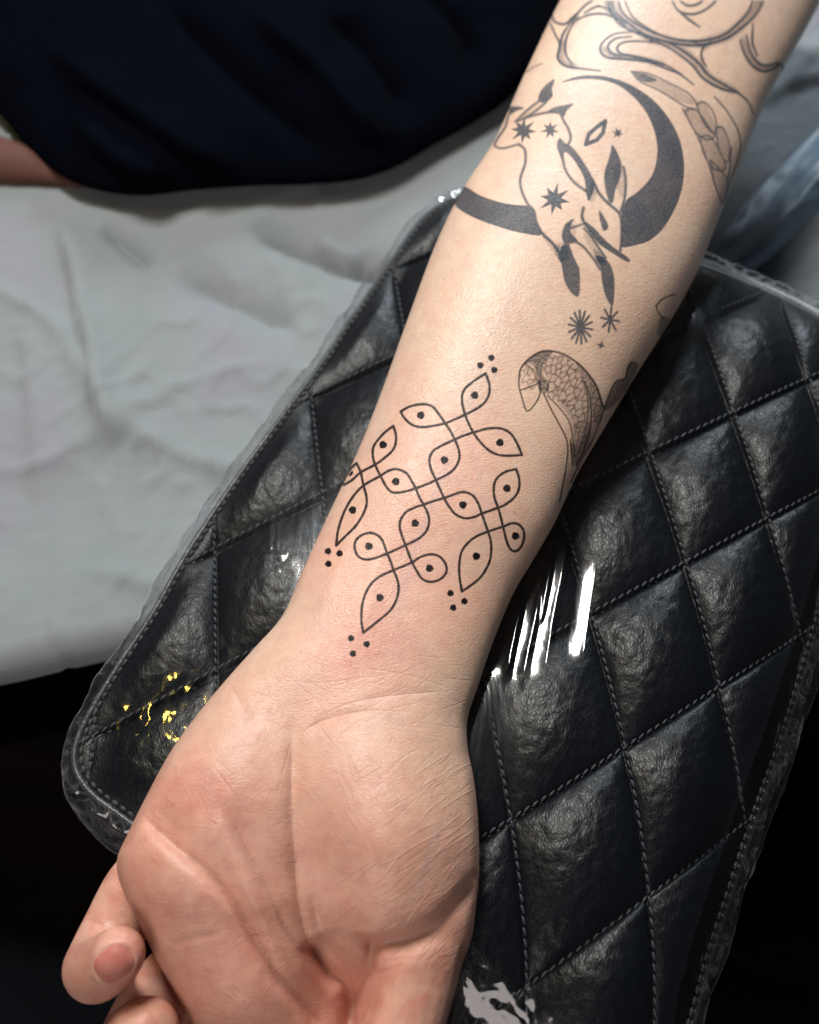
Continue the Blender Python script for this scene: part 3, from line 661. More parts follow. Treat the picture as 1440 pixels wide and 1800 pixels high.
fill(shade, G([(1180, 470), (1230, 460), (1240, 500), (1200, 570), (1160, 580)]), 0.7, soft=6)
fill(shade, G([(560, 1330), (600, 1360), (620, 1430), (600, 1480), (575, 1440)]), 0.8, soft=5)
fill(shade, G([(600, 790), (700, 900), (760, 1050), (780, 1100), (740, 1200), (700, 1100), (690, 960), (640, 860)]), 0.55, soft=5)
fill(shade, G([(480, 1050), (560, 1080), (620, 1160), (700, 1180), (680, 1300), (610, 1400), (580, 1300), (560, 1150)]), 0.42, soft=6)
fill(shade, G([(375, 770), (430, 725), (520, 730), (600, 800), (690, 960), (760, 1080), (740, 1200), (680, 1330), (600, 1420), (580, 1250), (500, 1060), (400, 990), (400, 880)]), 0.30, soft=6)
fill(shade, G([(600, 770), (680, 850), (740, 940), (785, 1080), (750, 1180), (690, 1000), (640, 880)]), 0.7, soft=6)
fill(shade, G([(700, 1180), (690, 1330), (620, 1440), (600, 1420), (660, 1280)]), 0.7, soft=5)
def scales(poly, size, val, stretch=1.5, rot=0.5):
    P = crom(G(poly), 4, True); r = _win(fresh, P[:, 0].min(), P[:, 1].min(), P[:, 0].max(), P[:, 1].max()); sl, X, Y = r; m = inside(P, X, Y)
    c, s = math.cos(rot), math.sin(rot); U = (c*X+s*Y)/size; Vv = (-s*X+c*Y)/(size*stretch)
    iu = np.floor(U).astype(int); iv = np.floor(Vv).astype(int); d1 = np.full(X.shape, 9.0); d2 = d1.copy()
    for a in (-1, 0, 1):
        for b in (-1, 0, 1):
            h = _perm[(_perm[(iu+a) & 255]+iv+b) & 255]; jx = 0.5+0.38*_grad[h, 0]+0.5*((iv+b) % 2)*0.6; jy = 0.5+0.32*_grad[h, 1]
            d = np.hypot(iu+a+jx-U, iv+b+jy-Vv); n1 = d < d1; d2 = np.where(n1, d1, np.minimum(d2, d)); d1 = np.where(n1, d, d1)
    e = np.clip(1-(d2-d1)/0.34, 0, 1); fresh[sl] = np.maximum(fresh[sl], np.where(m, val*e*(0.75+0.5*noise2(X/7, Y/7)), 0))
scales([(375, 770), (430, 725), (520, 730), (600, 800), (650, 880), (690, 970), (700, 1080), (650, 1200), (600, 1260), (560, 1120), (500, 1050), (420, 1020), (395, 950), (400, 880), (370, 830)], 9.5, 0.92)
scales([(225, 830), (270, 780), (320, 830), (335, 900), (300, 960), (230, 950)], 9, 0.8)
scales([(690, 870), (740, 960), (775, 1060), (740, 1200), (700, 1150), (700, 1000)], 8, 0.8)
scales([(600, 1180), (690, 1180), (680, 1270), (620, 1400), (590, 1380), (580, 1280)], 8, 0.85)

# ================================================================== FOREARM AND HAND
ST = [  # left pixel, right pixel, axis height, front bulge, back bulge (fractions of half width)
    (1113, -250, 1479, -65, .030, .86, .86), (1043, -112, 1408, 66, .030, .84, .86), (972, 24, 1345, 178, .030, .82, .84), (920, 133, 1303, 283, .030, .80, .82),
    (869, 245, 1262, 383, .029, .78, .80), (817, 326, 1225, 475, .028, .76, .78), (768, 423, 1180, 558, .026, .74, .75), (712, 572, 1110, 670, .023, .71, .70),
    (671, 686, 1060, 755, .021, .69, .66), (634, 780, 1015, 832, .020, .67, .63), (597, 862, 975, 918, .019, .65, .61), (565, 930, 940, 980, .018, .63, .60),
    (533, 1000, 902, 1045, .018, .60, .60), (497, 1081, 866, 1132, .018, .58, .60), (449, 1137, 841, 1206, .018, .54, .56), (400, 1192, 823, 1262, .018, .50, .50),
    (348, 1255, 823, 1314, .018, .46, .43), (300, 1322, 833, 1363, .018, .42, .38), (258, 1400, 840, 1420, .017, .40, .36), (226, 1465, 843, 1480, .016, .38, .35),
    (206, 1515, 843, 1539, .014, .37, .34), (218, 1570, 837, 1600, .012, .37, .34), (243, 1618, 830, 1650, .009, .37, .34), (268, 1672, 811, 1700, .006, .38, .36),
    (297, 1725, 794, 1739, .003, .40, .38), (341, 1800, 772, 1800, -.002, .44, .42), (400, 1880, 740, 1870, -.008, .50, .50), (470, 1960, 680, 1930, -.014, .5, .5)]
stn = crom(A(ST), 14); NS = len(stn); NA = 200
th = np.linspace(-math.pi/2, 1.5*math.pi, NA+1)                # seam on the underside (theta = -90 deg); theta 90 deg faces the camera
def section(row):
    lx, ly, rx, ry, z, bf, bb = row; Cc = W((lx+rx)/2, (ly+ry)/2, z); dep = depth_of(Cc)
    PL = CAM+rays(lx, ly)*dep; PR = CAM+rays(rx, ry)*dep; a = (PR-PL)/2; ha = np.linalg.norm(a)
    n = CAM-Cc; n -= a*(n@a)/(a@a); n /= np.linalg.norm(n)
    c, s = np.cos(th), np.sin(th); ex = 2/2.25
    X = np.sign(c)*np.abs(c)**ex; Y = np.sign(s)*np.abs(s)**ex
    b = np.where(s > 0, bf, bb)*ha
    return Cc+a*0.996*X[:, None]+n*(b*Y)[:, None]
BT = np.array([section(r) for r in stn])                       # NS x NA+1 x 3
# texture laid in (u around, v along)
TW, TH = 2400, 2816
def build_ink_image():
    px, py = proj(BT)                                          # NS x NA+1
    y = (np.arange(TH)+0.5)/TH*(NS-1); x = (np.arange(TW)+0.5)/TW*NA
    yi = np.minimum(y.astype(int), NS-2); yf = (y-yi)[:, None]; xi = np.minimum(x.astype(int), NA-1); xf = (x-xi)[None]
    def bil(a): return ((a[yi][:, xi]*(1-xf)+a[yi][:, xi+1]*xf)*(1-yf)+(a[yi+1][:, xi]*(1-xf)+a[yi+1][:, xi+1]*xf)*yf)
    X = bil(px); Y = bil(py); front = ((x > NA*0.235) & (x < NA*0.765))[None, :]
    out = np.zeros((TH, TW, 4), np.float32); sx = X*IS-0.5; sy = Y*IS-0.5
    ok = front & (sx > 1) & (sx < fresh.shape[1]-2) & (sy > 1) & (sy < fresh.shape[0]-2)
    iy = sy[ok].astype(int); ix = sx[ok].astype(int); fy = sy[ok]-iy; fx = sx[ok]-ix
    for ch, img in enumerate((fresh, old, shade)):
        v = (img[iy, ix]*(1-fx)+img[iy, ix+1]*fx)*(1-fy)+(img[iy+1, ix]*(1-fx)+img[iy+1, ix+1]*fx)*fy
        out[..., ch][ok] = v
    # alpha channel: fine skin lines as height (0.5 = flat)
    h = np.zeros_like(fresh[:2, :2]); H = np.full((1800, 1440), 0.5, np.float32)
    global IS_
    def line(pts, wd, dep):
        P = crom(pts, 6)
        for k in range(len(P)-1):
            a, b = P[k], P[k+1]; f = k/(len(P)-1); tp = min(1, 4*f, 4*(1-f)+0.05); m = wd*3+1
            x0, x1 = int(max(min(a[0], b[0])-m, 0)), int(min(max(a[0], b[0])+m, 1439)); y0, y1 = int(max(min(a[1], b[1])-m, 0)), int(min(max(a[1], b[1])+m, 1799))
            if x0 >= x1 or y0 >= y1: continue
            Yg, Xg = np.mgrid[y0:y1, x0:x1]; e = b-a; t = np.clip(((Xg-a[0])*e[0]+(Yg-a[1])*e[1])/(e@e+1e-9), 0, 1)
            d = np.hypot(Xg-a[0]-t*e[0], Yg-a[1]-t*e[1]); v = 0.5+dep*tp*np.exp(-(d/wd)**2)
            H[y0:y1, x0:x1] = np.minimum(H[y0:y1, x0:x1], v) if dep < 0 else np.maximum(H[y0:y1, x0:x1], v)
    # wrist and palm creases
    for pts, wd, dep in [([(560, 1260), (620, 1235), (700, 1222), (790, 1215)], 1.6, -.30), ([(520, 1300), (560, 1270), (640, 1250), (720, 1252)], 1.8, -.34), ([(470, 1195), (560, 1200), (650, 1190), (760, 1175)], 1.3, -.16),
        ([(600, 1175), (680, 1180), (760, 1200), (800, 1215)], 1.3, -.2), ([(640, 1250), (700, 1275), (760, 1280)], 1.2, -.2), ([(610, 1290), (680, 1250), (740, 1235)], 1.2, -.2),
        ([(405, 1205), (425, 1240), (450, 1280)], 2, -.2), ([(370, 1340), (400, 1380), (440, 1440)], 2.5, -.2), ([(345, 1380), (365, 1430), (400, 1480)], 2, -.15),
        ([(516, 1235), (514, 1300), (512, 1400), (516, 1480), (524, 1580), (548, 1670), (600, 1722)], 2.2, -.28), ([(480, 1420), (500, 1350), (516, 1290)], 1.6, -.25)]:
        line(pts, wd, dep)
    r2 = np.random.default_rng(3)
    for k in range(95):                                        # thin raised scratch-like lines over the thenar mound
        cx = r2.normal(740, 70); cy = r2.uniform(1330, 1640); an = math.radians(r2.normal(-38, 8)); ln = r2.uniform(15, 60)
        line([(cx-ln*math.cos(an), cy-ln*math.sin(an)), (cx+3*r2.normal(), cy+3*r2.normal()), (cx+ln*math.cos(an), cy+ln*math.sin(an))], 0.9, r2.choice([.30, -.22]))
    for k in range(34):
        cx = r2.normal(620, 40); cy = r2.uniform(1330, 1500); an = math.radians(r2.normal(62, 8)); ln = r2.uniform(10, 35)
        line([(cx-ln*math.cos(an), cy-ln*math.sin(an)), (cx, cy), (cx+ln*math.cos(an), cy+ln*math.sin(an))], 0.9, r2.choice([.26, -.2]))
    for k in range(60):
        cx = r2.normal(740, 45); cy = r2.uniform(1640, 1800); an = math.radians(r2.normal(-25, 12)); ln = r2.uniform(12, 40)
        line([(cx-ln*math.cos(an), cy-ln*math.sin(an)), (cx, cy+2), (cx+ln*math.cos(an), cy+ln*math.sin(an))], 0.9, r2.choice([.24, -.22]))
    for k in range(70):                                        # cross-hatched wrist skin
        cx = r2.normal(690, 90); cy = r2.normal(1235, 45); an = math.radians(r2.choice([r2.normal(12, 10), r2.normal(-30, 10), r2.normal(50, 10)])); ln = r2.uniform(15, 45)
        line([(cx-ln*math.cos(an), cy-ln*math.sin(an)), (cx+2*r2.normal(), cy+2*r2.normal()), (cx+ln*math.cos(an), cy+ln*math.sin(an))], 1.0, -.16)
    for k in range(60):                                        # palm, finger side
        cx = r2.uniform(250, 500); cy = r2.uniform(1350, 1780); an = math.radians(r2.normal(30, 45)); ln = r2.uniform(8, 26)
        line([(cx-ln*math.cos(an), cy-ln*math.sin(an)), (cx, cy+1), (cx+ln*math.cos(an), cy+ln*math.sin(an))], 0.9, r2.choice([.2, -.16]))
    ok = front & (X > 1) & (X < 1437) & (Y > 1) & (Y < 1797); iy = Y[ok].astype(int); ix = X[ok].astype(int); fy = Y[ok]-iy; fx = X[ok]-ix
    a = np.full((TH, TW), 0.5, np.float32); a[ok] = (H[iy, ix]*(1-fx)+H[iy, ix+1]*fx)*(1-fy)+(H[iy+1, ix]*(1-fx)+H[iy+1, ix+1]*fx)*fy
    lines = np.zeros((TH, TW, 4), np.float32); lines[..., 0] = a; VN = np.zeros_like(H)
    for pts, wd, v in [([(850, 600), (815, 740), (760, 880), (715, 1010), (690, 1120)], 7, .8), ([(700, 560), (690, 690), (655, 800), (640, 900)], 6, .6), ([(815, 740), (850, 860), (850, 980)], 5, .5), ([(790, 1420), (760, 1480), (735, 1560), (700, 1610)], 7, .9), ([(760, 1480), (800, 1520), (812, 1570)], 5, .6), ([(930, 460), (880, 560), (850, 600)], 7, .6)]:
        d, sg, f = polydist(*np.meshgrid(np.arange(1440.), np.arange(1800.)), crom(pts, 4)); VN = np.maximum(VN, (v*np.exp(-(d/wd)**2)*sstep(0, .2, f)*sstep(0, .2, 1-f)).astype(np.float32))
    vn = np.zeros((TH, TW), np.float32); vn[ok] = VN[iy, ix]
    lines[..., 1] = vn; lines[..., 2] = a; lines[..., 3] = 1; out[..., 3] = 1
    res = []
    for nm, arr in (('tattoo_ink', out), ('skin_lines', lines)):
        im = bpy.data.images.new(nm, TW, TH, alpha=True, float_buffer=False); im.colorspace_settings.name = 'Non-Color'
        im.pixels.foreach_set(arr.ravel()); im.update(); im.pack(); res.append(im)
    return res
IMG_INK, IMG_LINES = build_ink_image()

def build_arm(root):
    V = BT[:, :-1].reshape(-1, 3); Q = grid_quads(NS, NA, True); verts = [V]; faces = Q.tolist(); base = len(V)
    c0 = BT[0, :-1].mean(0); c1 = BT[-1, :-1].mean(0)+(BT[-1, :-1].mean(0)-BT[-8, :-1].mean(0))
    verts.append(np.array([c0, c1])); tri = []
    for k in range(NA):
        tri.append((base, (k+1) % NA, k)); tri.append((base+1, (NS-1)*NA+k, (NS-1)*NA+(k+1) % NA))
    base += 2
    bm = bmesh.new(); allv = np.vstack(verts); bv = [bm.verts.new(v) for v in allv]
    for f in faces: bm.faces.new([bv[k] for k in f])
    for f in tri: bm.faces.new([bv[k] for k in f])
    # fingers: chains (pixel x, pixel y, axis height, radius in pixels)
    chains = {'pinky': [(330, 1500, -.004, 62), (251, 1552, -.008, 60), (200, 1636, -.009, 57), (174, 1688, -.004, 57), (168, 1704, .003, 57), (180, 1700, .010, 55), (196, 1688, .0155, 52), (208, 1677, .020, 48)],
              'ring': [(400, 1620, -.010, 70), (335, 1700, -.014, 66), (276, 1755, -.016, 62), (240, 1820, -.014, 62), (236, 1840, -.006, 62), (246, 1822, .002, 62), (256, 1814, .006, 60)],
              'middle': [(430, 1740, -.016, 70), (380, 1840, -.020, 66), (370, 1900, -.018, 64)],
              'thumb': [(770, 1500, .004, 75), (748, 1600, .007, 86), (728, 1690, .008, 86), (706, 1780, .007, 84), (690, 1860, .004, 84), (672, 1950, -.010, 78)]}
    for nm, ch in chains.items():
        P = crom(A(ch), 9)
        for x, y, z, rp in P:
            c = W(x, y, z); r = rp*depth_of(c)/F
            if nm == 'thumb': r *= 0.97
            ret = bmesh.ops.create_icosphere(bm, subdivisions=3, radius=r)
            bmesh.ops.translate(bm, verts=ret['verts'], vec=c)
    bmesh.ops.recalc_face_normals(bm, faces=bm.faces)
    me = bpy.data.meshes.new('src'); bm.to_mesh(me); bm.free()
    tmp = bpy.data.objects.new('src', me); C.objects.link(tmp)
    m = tmp.modifiers.new('r', 'REMESH'); m.mode = 'VOXEL'; m.voxel_size = 0.00075; m.adaptivity = 0
    s = tmp.modifiers.new('s', 'SMOOTH'); s.iterations = 5; s.factor = 0.5
    dg = bpy.context.evaluated_depsgraph_get(); out = bpy.data.meshes.new_from_object(tmp.evaluated_get(dg))
    bpy.data.objects.remove(tmp); bpy.data.meshes.remove(me)
    n = len(out.vertices); co = np.empty(n*3, np.float32); out.vertices.foreach_get('co', co); co = co.reshape(-1, 3).astype(float)
    no = np.empty(n*3, np.float32); out.vertices.foreach_get('normal', no); no = no.reshape(-1, 3)
    # ---- body UV by nearest point on the swept surface
    tb = BVHTree.FromPolygons([tuple(v) for v in V], Q.tolist())
    idx = np.empty(n, int); dist = np.empty(n)
    for k in range(n):
        h = tb.find_nearest(co[k]); idx[k] = h[2]; dist[k] = h[3]
    i = idx//NA; j = idx % NA; P00 = BT[i, j]; e1 = BT[i, j+1]-P00; e2 = BT[i+1, j]-P00; q = co-P00
    a11 = (e1*e1).sum(1); a12 = (e1*e2).sum(1); a22 = (e2*e2).sum(1); b1 = (q*e1).sum(1); b2 = (q*e2).sum(1); dt = a11*a22-a12*a12+1e-18
    su = np.clip((b1*a22-b2*a12)/dt, 0, 1); sv = np.clip((b2*a11-b1*a12)/dt, 0, 1)
    u = (j+su)/NA; v = (i+sv)/(NS-1)
    # ---- relief, moved along the line of sight so the traced outline stays put
    px, py = proj(co); view = CAM-co; vl = np.linalg.norm(view, axis=1)[:, None]; view /= vl
    fac = sstep(0.12, 0.62, (no*view).sum(1))
    bw = sstep(0.0012, 0.0060, dist); H = relief(px, py)*(1-bw)+relief_digits(px, py)*bw
    co2 = co+view*(fac*H)[:, None]
    out.vertices.foreach_set('co', co2.astype(np.float32).ravel()); out.update()
    # ---- UV layer
    nl = len(out.loops); lv = np.empty(nl, np.int32); out.loops.foreach_get('vertex_index', lv)
    uv = np.stack([u[lv], v[lv]], 1)
    npz = len(out.polygons); ls = np.empty(npz, np.int32); lt = np.empty(npz, np.int32); out.polygons.foreach_get('loop_start', ls); out.polygons.foreach_get('loop_total', lt)
    pid = np.repeat(np.arange(npz), lt); umax = np.maximum.reduceat(uv[:, 0], ls); umin = np.minimum.reduceat(uv[:, 0], ls)
    vmax = np.maximum.reduceat(uv[:, 1], ls); vmin = np.minimum.reduceat(uv[:, 1], ls)
    dmx = np.maximum.reduceat(dist[lv], ls); bad = ((umax-umin) > 0.1) | ((vmax-vmin) > 0.05) | (dmx > 0.0035)
    uv[bad[pid]] = (0.002, 0.9)
    L = out.uv_layers.new(name='UVMap'); L.data.foreach_set('uv', uv.astype(np.float32).ravel())
    # ---- skin tone: pink of palm and fresh work, stored with the vertices
    red = tone(px, py)
    digit = (dist > 0.002); red = np.where(digit, 0.75+0.25*sstep(-.2, .3, fbm(px/40, py/40, 2)), red)
    at = out.attributes.new('tone', 'FLOAT_COLOR', 'POINT'); cc = np.zeros((n, 4), np.float32); cc[:, 0] = np.clip(red, 0, 1); cc[:, 3] = 1
    cc[:, 1] = np.clip(sallow(px, py), 0, 1); cc[:, 2] = np.clip(sstep(1120, 1300, py+0.12*(720-px)), 0, 1)
    at.data.foreach_set('color', cc.ravel())
    out.polygons.foreach_set('use_smooth', np.ones(npz, bool)); out.materials.clear(); out.materials.append(skin_mat()); out.name = 'arm'
    o = bpy.data.objects.new('arm', out); C.objects.link(o); attach(o, root)
    return o
def relief(px, py):
    mm = 0.001; h = 0
    h = h+gauss(px, py, 700, 1470, 95, 150, 6.5*mm, -12)+gauss(px, py, 330, 1350, 85, 130, 3.0*mm, 35)
    h = h+gauss(px, py, 500, 1275, 60, 60, -2.2*mm)+gauss(px, py, 560, 1560, 50, 120, -7*mm, -12)+gauss(px, py, 430, 1330, 50, 60, 0.8*mm)
    h = h+gauss(px, py, 330, 1590, 75, 120, 4.0*mm, -35)+gauss(px, py, 600, 1752, 40, 60, -9*mm, -20)
    h = h+gauss(px, py, 420, 1770, 70, 60, 4*mm, -30)+gauss(px, py, 730, 1290, 60, 45, 1.2*mm)+gauss(px, py, 455, 1600, 14, 80, 1.6*mm, -24)
    # tendons under the wrist skin
    h = h+fold(px, py, [(760, 700), (690, 900), (640, 1080), (600, 1200)], .5*mm, 28, 28, .3)+fold(px, py, [(640, 880), (590, 1000), (560, 1100)], .5*mm, 22, 22, .3)
    h = h+fold(px, py, [(235, 1420), (263, 1449), (318, 1498), (367, 1537), (416, 1596), (465, 1677), (491, 1726), (547, 1792), (590, 1850)], -4.2*mm, 46, 9, .14)
    h = h+fold(px, py, [(385, 1400), (416, 1459), (449, 1530), (482, 1596), (514, 1654), (560, 1713), (600, 1760)], -2.4*mm, 34, 9, .22)
    h = h+fold(px, py, [(512, 1225), (514, 1330), (513, 1433), (517, 1498), (527, 1596), (553, 1677), (600, 1720), (650, 1735)], -1.9*mm, 24, 11, .25)
    h = h+fold(px, py, [(545, 1560), (565, 1640), (600, 1690), (650, 1712)], -1.6*mm, 12, 8, .25)
    h = h+fold(px, py, [(846, 1530), (815, 1568), (765, 1620), (720, 1646), (685, 1654), (652, 1660), (640, 1662)], -4.2*mm, 24, 8, .12)
    h = h+fold(px, py, [(656, 1640), (653, 1660), (651, 1705), (636, 1730), (622, 1775), (612, 1830)], -6*mm, 9, 22, .1)
    h = h+fold(px, py, [(650, 1705), (700, 1712), (740, 1722)], -0.35*mm, 8, 10, .25)+fold(px, py, [(540, 1650), (575, 1712), (612, 1742), (605, 1850)], -4.5*mm, 30, 13, .1)
    h = h+fold(px, py, [(270, 1400), (300, 1450), (345, 1470)], -.8*mm, 16, 16, .3)+fold(px, py, [(400, 1195), (425, 1240), (455, 1290)], -.7*mm, 12, 9, .3)
    h = h+fold(px, py, [(620, 1232), (700, 1220), (790, 1216)], -.35*mm, 6, 6, .3)+fold(px, py, [(530, 1300), (580, 1262), (660, 1250)], -.6*mm, 8, 8, .3)
    h = h+fold(px, py, [(290, 1665), (340, 1650), (400, 1640)], -.4*mm, 8, 8, .3)+0.25*mm*fbm(px/60, py/60, 3)*sstep(1150, 1300, py)
    return h
def relief_digits(px, py):
    mm = 0.001
    return fold(px, py, [(150, 1618), (165, 1622), (185, 1632)], -.8*mm, 4, 4, .2)+fold(px, py, [(656, 1640), (653, 1660), (651, 1705), (636, 1730), (622, 1775)], -2*mm, 5, 14, .1)+0.12*mm*fbm(px/35, py/35, 3) \
        +fold(px, py, [(846, 1530), (815, 1568), (765, 1620), (720, 1646), (685, 1654), (652, 1660)], -2.5*mm, 14, 9, .12)
_rd = relief_digits
def relief_digits(px, py):
    c, s_ = 0.78, -0.62; u = (px-201)*c+(py-1694)*s_; v = -(px-201)*s_+(py-1694)*c
    rr = np.sqrt((u/41)**2+(v/34)**2); m = (px < 262) & (py < 1765)
    return _rd(px, py)+m*0.00045*np.exp(-((rr-1.05)/0.13)**2)-m*0.0003*sstep(1.0, 0.85, rr)
def tone(px, py):
    r = 0.10+0.70*sstep(1080, 1560, py+0.15*(720-px))
    for g in [(560, 980, 60, 60, .38, 0), (620, 1150, 90, 50, .55, 0), (800, 1070, 70, 60, .34, 0), (720, 920, 150, 150, .20, 30), (345, 1395, 60, 35, .40, 10), (230, 1560, 60, 60, .12, 0),
              (400, 1700, 90, 90, .25, 0), (620, 1770, 90, 60, .45, 0), (540, 1240, 60, 40, .2, 0), (680, 1350, 70, 50, .12, 0), (870, 800, 60, 80, .1, 0), (600, 640, 200, 160, .06, 0)]:
        r = r+gauss(px, py, *g[:5], g[5])
    r = r+0.16*fbm(px/95, py/95, 3)+0.10*fbm(px/26, py/26, 3)
    d, s, f = polydist(px, py, crom(K([(245, 1590), (410, 1250), (530, 900), (690, 650), (850, 300)]), 6)); r = r+0.36*np.exp(-(d/85)**2)*sstep(600, 850, py)
    return r
def sallow(px, py):
    return 0.75*sstep(700, 860, px-0.0*py)*sstep(1500, 1150, py)*sstep(1000, 1250, py)+gauss(px, py, 720, 1330, 60, 45, .55)+gauss(px, py, 780, 1470, 60, 90, .4)+gauss(px, py, 460, 1160, 60, 40, .3)+0.15*fbm(px/70+3, py/70, 2)

def skin_mat():
    t = NT('skin'); o = t.obj(); uv = t.uv()
    at = t.n('ShaderNodeAttribute', attribute_name='tone'); sep = t.n('ShaderNodeSeparateColor', {0: at.outputs['Color']})
    red, sal, palm = sep.outputs[0], sep.outputs[1], sep.outputs[2]
    base = t.ramp(red, [(0.0, (0.61, 0.47, 0.37)), (0.35, (0.59, 0.375, 0.29)), (0.7, (0.62, 0.345, 0.27)), (1.0, (0.56, 0.245, 0.19))])
    base = t.mix(t.math('MULTIPLY', sal, 0.55), base, (0.60, 0.46, 0.31, 1))
    mot = t.noise(o, 260, 4, 0.65); base = t.mix(0.22, base, t.ramp(mot, [(0.3, (0.46, 0.20, 0.14)), (0.55, (0.66, 0.44, 0.30)), (0.8, (0.78, 0.56, 0.42))]))
    vein = t.noise(t.warp(o, 25, 0.03), 24, 2, 0.4); vm = t.math('MULTIPLY', t.ramp(vein, [(0.46, (0,)*3), (0.5, (1,)*3), (0.54, (0,)*3)]), 0.07)
    base = t.mix(vm, base, (0.30, 0.28, 0.34, 1))
    li = t.n('ShaderNodeSeparateColor', {0: t.n('ShaderNodeTexImage', {'Vector': uv}, image=IMG_LINES, extension='EXTEND', interpolation='Cubic').outputs[0]}); lines = li.outputs[0]
    base = t.mix(t.math('MULTIPLY', li.outputs[1], 0.22), base, (0.36, 0.30, 0.36, 1))
    ink = t.n('ShaderNodeTexImage', {'Vector': uv}, image=IMG_INK, extension='EXTEND', interpolation='Cubic')
    s2 = t.n('ShaderNodeSeparateColor', {0: ink.outputs[0]}); grain = t.noise(o, 2600, 2, 0.6)
    gm = t.ramp(grain, [(0.3, (0.80,)*3), (0.6, (1.0,)*3)])
    oldf = t.math('MULTIPLY', t.math('MULTIPLY', s2.outputs[1], gm), t.ramp(t.noise(o, 110, 3, 0.6), [(0.3, (0.945,)*3), (0.6, (1.0,)*3)])); shf = t.math('MULTIPLY', s2.outputs[2], t.ramp(t.noise(o, 1900, 3, 0.7), [(0.35, (0.45,)*3), (0.6, (1.0,)*3)])); frf = t.math('MULTIPLY', s2.outputs[0], t.ramp(grain, [(0.25, (0.86,)*3), (0.5, (1.0,)*3)]))
    base = t.mix(palm, base, t.mix(1.0, base, (0.985, 0.94, 0.925, 1), 'MULTIPLY'))  # palm tinted pinker, with a little shading put into the colour
    c = t.mix(shf, base, (0.022, 0.027, 0.036, 1)); c = t.mix(t.math('MULTIPLY', oldf, 1.07, True), c, (0.014, 0.033, 0.056, 1)); c = t.mix(frf, c, (0.002, 0.003, 0.006, 1))
    inkm = t.math('SUBTRACT', 1.0, t.math('MAXIMUM', t.math('MAXIMUM', oldf, frf), shf), True)
    # pores and the fine lattice of skin furrows
    uvs = t.mapping(uv, (62, 250, 1)); wv = t.warp(uvs, 1.3, 0.55)
    cells = t.n('ShaderNodeTexVoronoi', {'Vector': wv, 'Scale': 1.9}, feature='DISTANCE_TO_EDGE').outputs[0]
    cells = t.math('MINIMUM', t.math('MULTIPLY', cells, 4.0), 1.0)
    wo = t.warp(o, 110, 0.004)
    c2 = t.math('MINIMUM', t.math('MULTIPLY', t.n('ShaderNodeTexVoronoi', {'Vector': wo, 'Scale': 1150.0}, feature='DISTANCE_TO_EDGE').outputs[0], 4.0), 1.0)
    b = t.bump(lines, 0.0008, 0.55)
    b = t.bump(t.noise(o, 420, 4, 0.6), 0.0003, 0.35, b)
    b = t.bump(cells, 0.00012, 0.36, b); b = t.bump(c2, 0.00009, 0.32, b)
    ro = t.math('ADD', 0.345, t.math('MULTIPLY', t.noise(o, 150, 3), 0.14))
    t.bsdf(Base_Color=c, Roughness=ro, Normal=b, Subsurface_Weight=t.math('MULTIPLY', inkm, 0.14), Subsurface_Radius=(0.9, 0.35, 0.18), Subsurface_Scale=0.0035, Specular_IOR_Level=t.math('ADD', 0.15, t.math('MULTIPLY', inkm, 0.33)))
    return t.m

person = empty('person', (0.05, 0.05, -0.05))
tag(person, 'person in a dark navy top resting a tattooed forearm palm up', 'person')
arm = build_arm(person)

# ---- nail of the curled little finger
def build_nail():
    t = NT('nail'); t.bsdf(Base_Color=t.ramp(t.noise(t.obj(), 200, 2), [(0.3, (0.46, 0.155, 0.125)), (0.7, (0.52, 0.20, 0.16))]), Roughness=0.48, Specular_IOR_Level=0.25, Subsurface_Weight=0.2, Subsurface_Radius=(0.9, 0.35, 0.2), Subsurface_Scale=0.002)
    dg = bpy.context.evaluated_depsgraph_get(); b = BVHTree.FromObject(arm, dg)
    inv = Vector(arm.matrix_world.translation); n = 22; V = []
    cx, cy = 201, 1694; ax = np.array([0.78, -0.62]); ay = np.array([0.62, 0.78])
    for i in range(n):
        for j in range(n):
            a = (i/(n-1)*2-1); c = (j/(n-1)*2-1); k = max(abs(a), abs(c))/((abs(a)**3.2+abs(c)**3.2)**(1/3.2)+1e-9)
            p = np.array([cx, cy])+ax*a*k*37+ay*c*k*30
            h = hit(p[0], p[1], b)
            if h is None: h = W(p[0], p[1], 0.01)
            d = CAM-h; d /= np.linalg.norm(d); r = max(abs(a), abs(c))
            V.append(h+d*(0.00045*(1-r**4)+0.00012-0.0007*max(r-0.9, 0)*6))
    o = mesh_np('fingernail', V, grid_quads(n, n), t.m); attach(o, person)
bpy.context.view_layer.update()
build_nail()

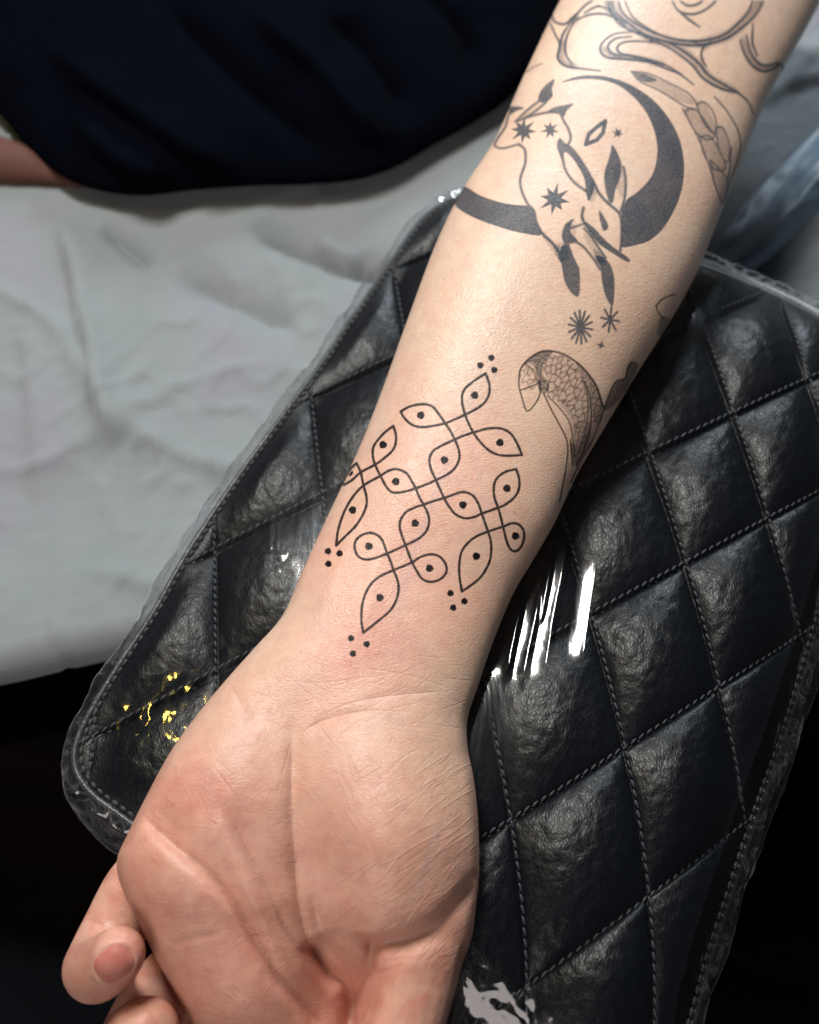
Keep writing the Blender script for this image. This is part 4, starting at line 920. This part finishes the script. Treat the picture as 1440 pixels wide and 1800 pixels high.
# ---- dark top of the person, and the bare skin beside it
def build_shirt():
    t = NT('navy_jersey'); o = t.obj()
    kn = t.noise(t.mapping(o, (1, 1, 1)), 900, 2, 0.6)
    b = t.bump(kn, 0.0004, 0.4, t.bump(t.noise(o, 30, 3), 0.004, 0.4))
    t.bsdf(Base_Color=t.ramp(kn, [(0.3, (0.0006, 0.0009, 0.0024)), (0.7, (0.0012, 0.0018, 0.0042))]), Roughness=0.95, Normal=b, Specular_IOR_Level=0.02)
    edge = resample(crom([(-420, -60), (-200, 60), (-60, 150), (0, 205), (50, 265), (110, 318), (170, 342), (250, 352), (340, 342), (440, 335), (540, 332), (620, 325), (690, 303), (760, 262), (830, 222), (900, 170), (985, 60), (1080, -90)], 8), 220)
    m = 110; s = np.linspace(0, 1, m)[None, :]; fx = np.array([560, -900])
    ex = edge[:, 0][:, None]; ey = edge[:, 1][:, None]
    r = s**1.3
    px = ex*(1-r)+(350+(ex-350)*0.9)*r; py = ey*(1-r)+(-520+0*ey)*r
    z = BZ+0.0025+0.032*np.sqrt(np.clip(1-(1-np.clip(s*0.8, 0, 1))**2, 0, 1))*sstep(0, 0.05, s)
    for k, pts in enumerate([[(60, 60), (200, 170), (400, 300), (470, 330)], [(250, -20), (420, 150), (560, 260), (640, 310)], [(120, 200), (220, 290), (330, 330)], [(560, 20), (660, 130), (720, 240)], [(420, 0), (560, 120), (640, 220), (700, 285)], [(700, -40), (800, 60), (830, 160)]]):
        z = z+fold(px, py, pts, -0.009 if k % 2 else 0.009, 34, 16, 0.3)*sstep(0, 0.15, s)
    z = z+0.003*fbm(px/200, py/140, 2)*sstep(0, 0.2, s)
    P = W(px, py, z)
    # rounded hem: tuck the first rows under
    tuck = sstep(0.05, 0.0, s); P[..., 1] += 0.008*tuck*1.0; 
    o = mesh_np('shirt', P.reshape(-1, 3), grid_quads(220, m), t.m)
    so = o.modifiers.new('thickness', 'SOLIDIFY'); so.thickness = 0.002
    attach(o, person)
build_shirt()
def build_hip():
    t = NT('bare_skin'); o = t.obj()
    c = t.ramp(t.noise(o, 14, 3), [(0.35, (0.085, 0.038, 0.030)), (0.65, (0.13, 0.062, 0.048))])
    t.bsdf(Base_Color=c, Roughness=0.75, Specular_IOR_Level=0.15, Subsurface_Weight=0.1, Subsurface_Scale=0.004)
    n, m = 50, 40; s = np.linspace(0, 1, n)[:, None]; th_ = np.linspace(0, 2*math.pi, m, endpoint=False)[None, :]
    a = W(-330, 215, BZ+0.008); b = W(190, 322, BZ+0.003); T = (b-a)/np.linalg.norm(b-a); sd = np.cross(T, [0, 0, 1]); sd /= np.linalg.norm(sd); up = np.cross(sd, T)
    r = (0.0165-0.0145*s**1.6)+0*th_
    V = a+(b-a)*s[..., None]+r[..., None]*(sd*1.25*np.cos(th_)[..., None]+up*np.sin(th_)[..., None])
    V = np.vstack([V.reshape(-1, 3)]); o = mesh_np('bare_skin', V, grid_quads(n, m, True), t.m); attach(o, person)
build_hip()
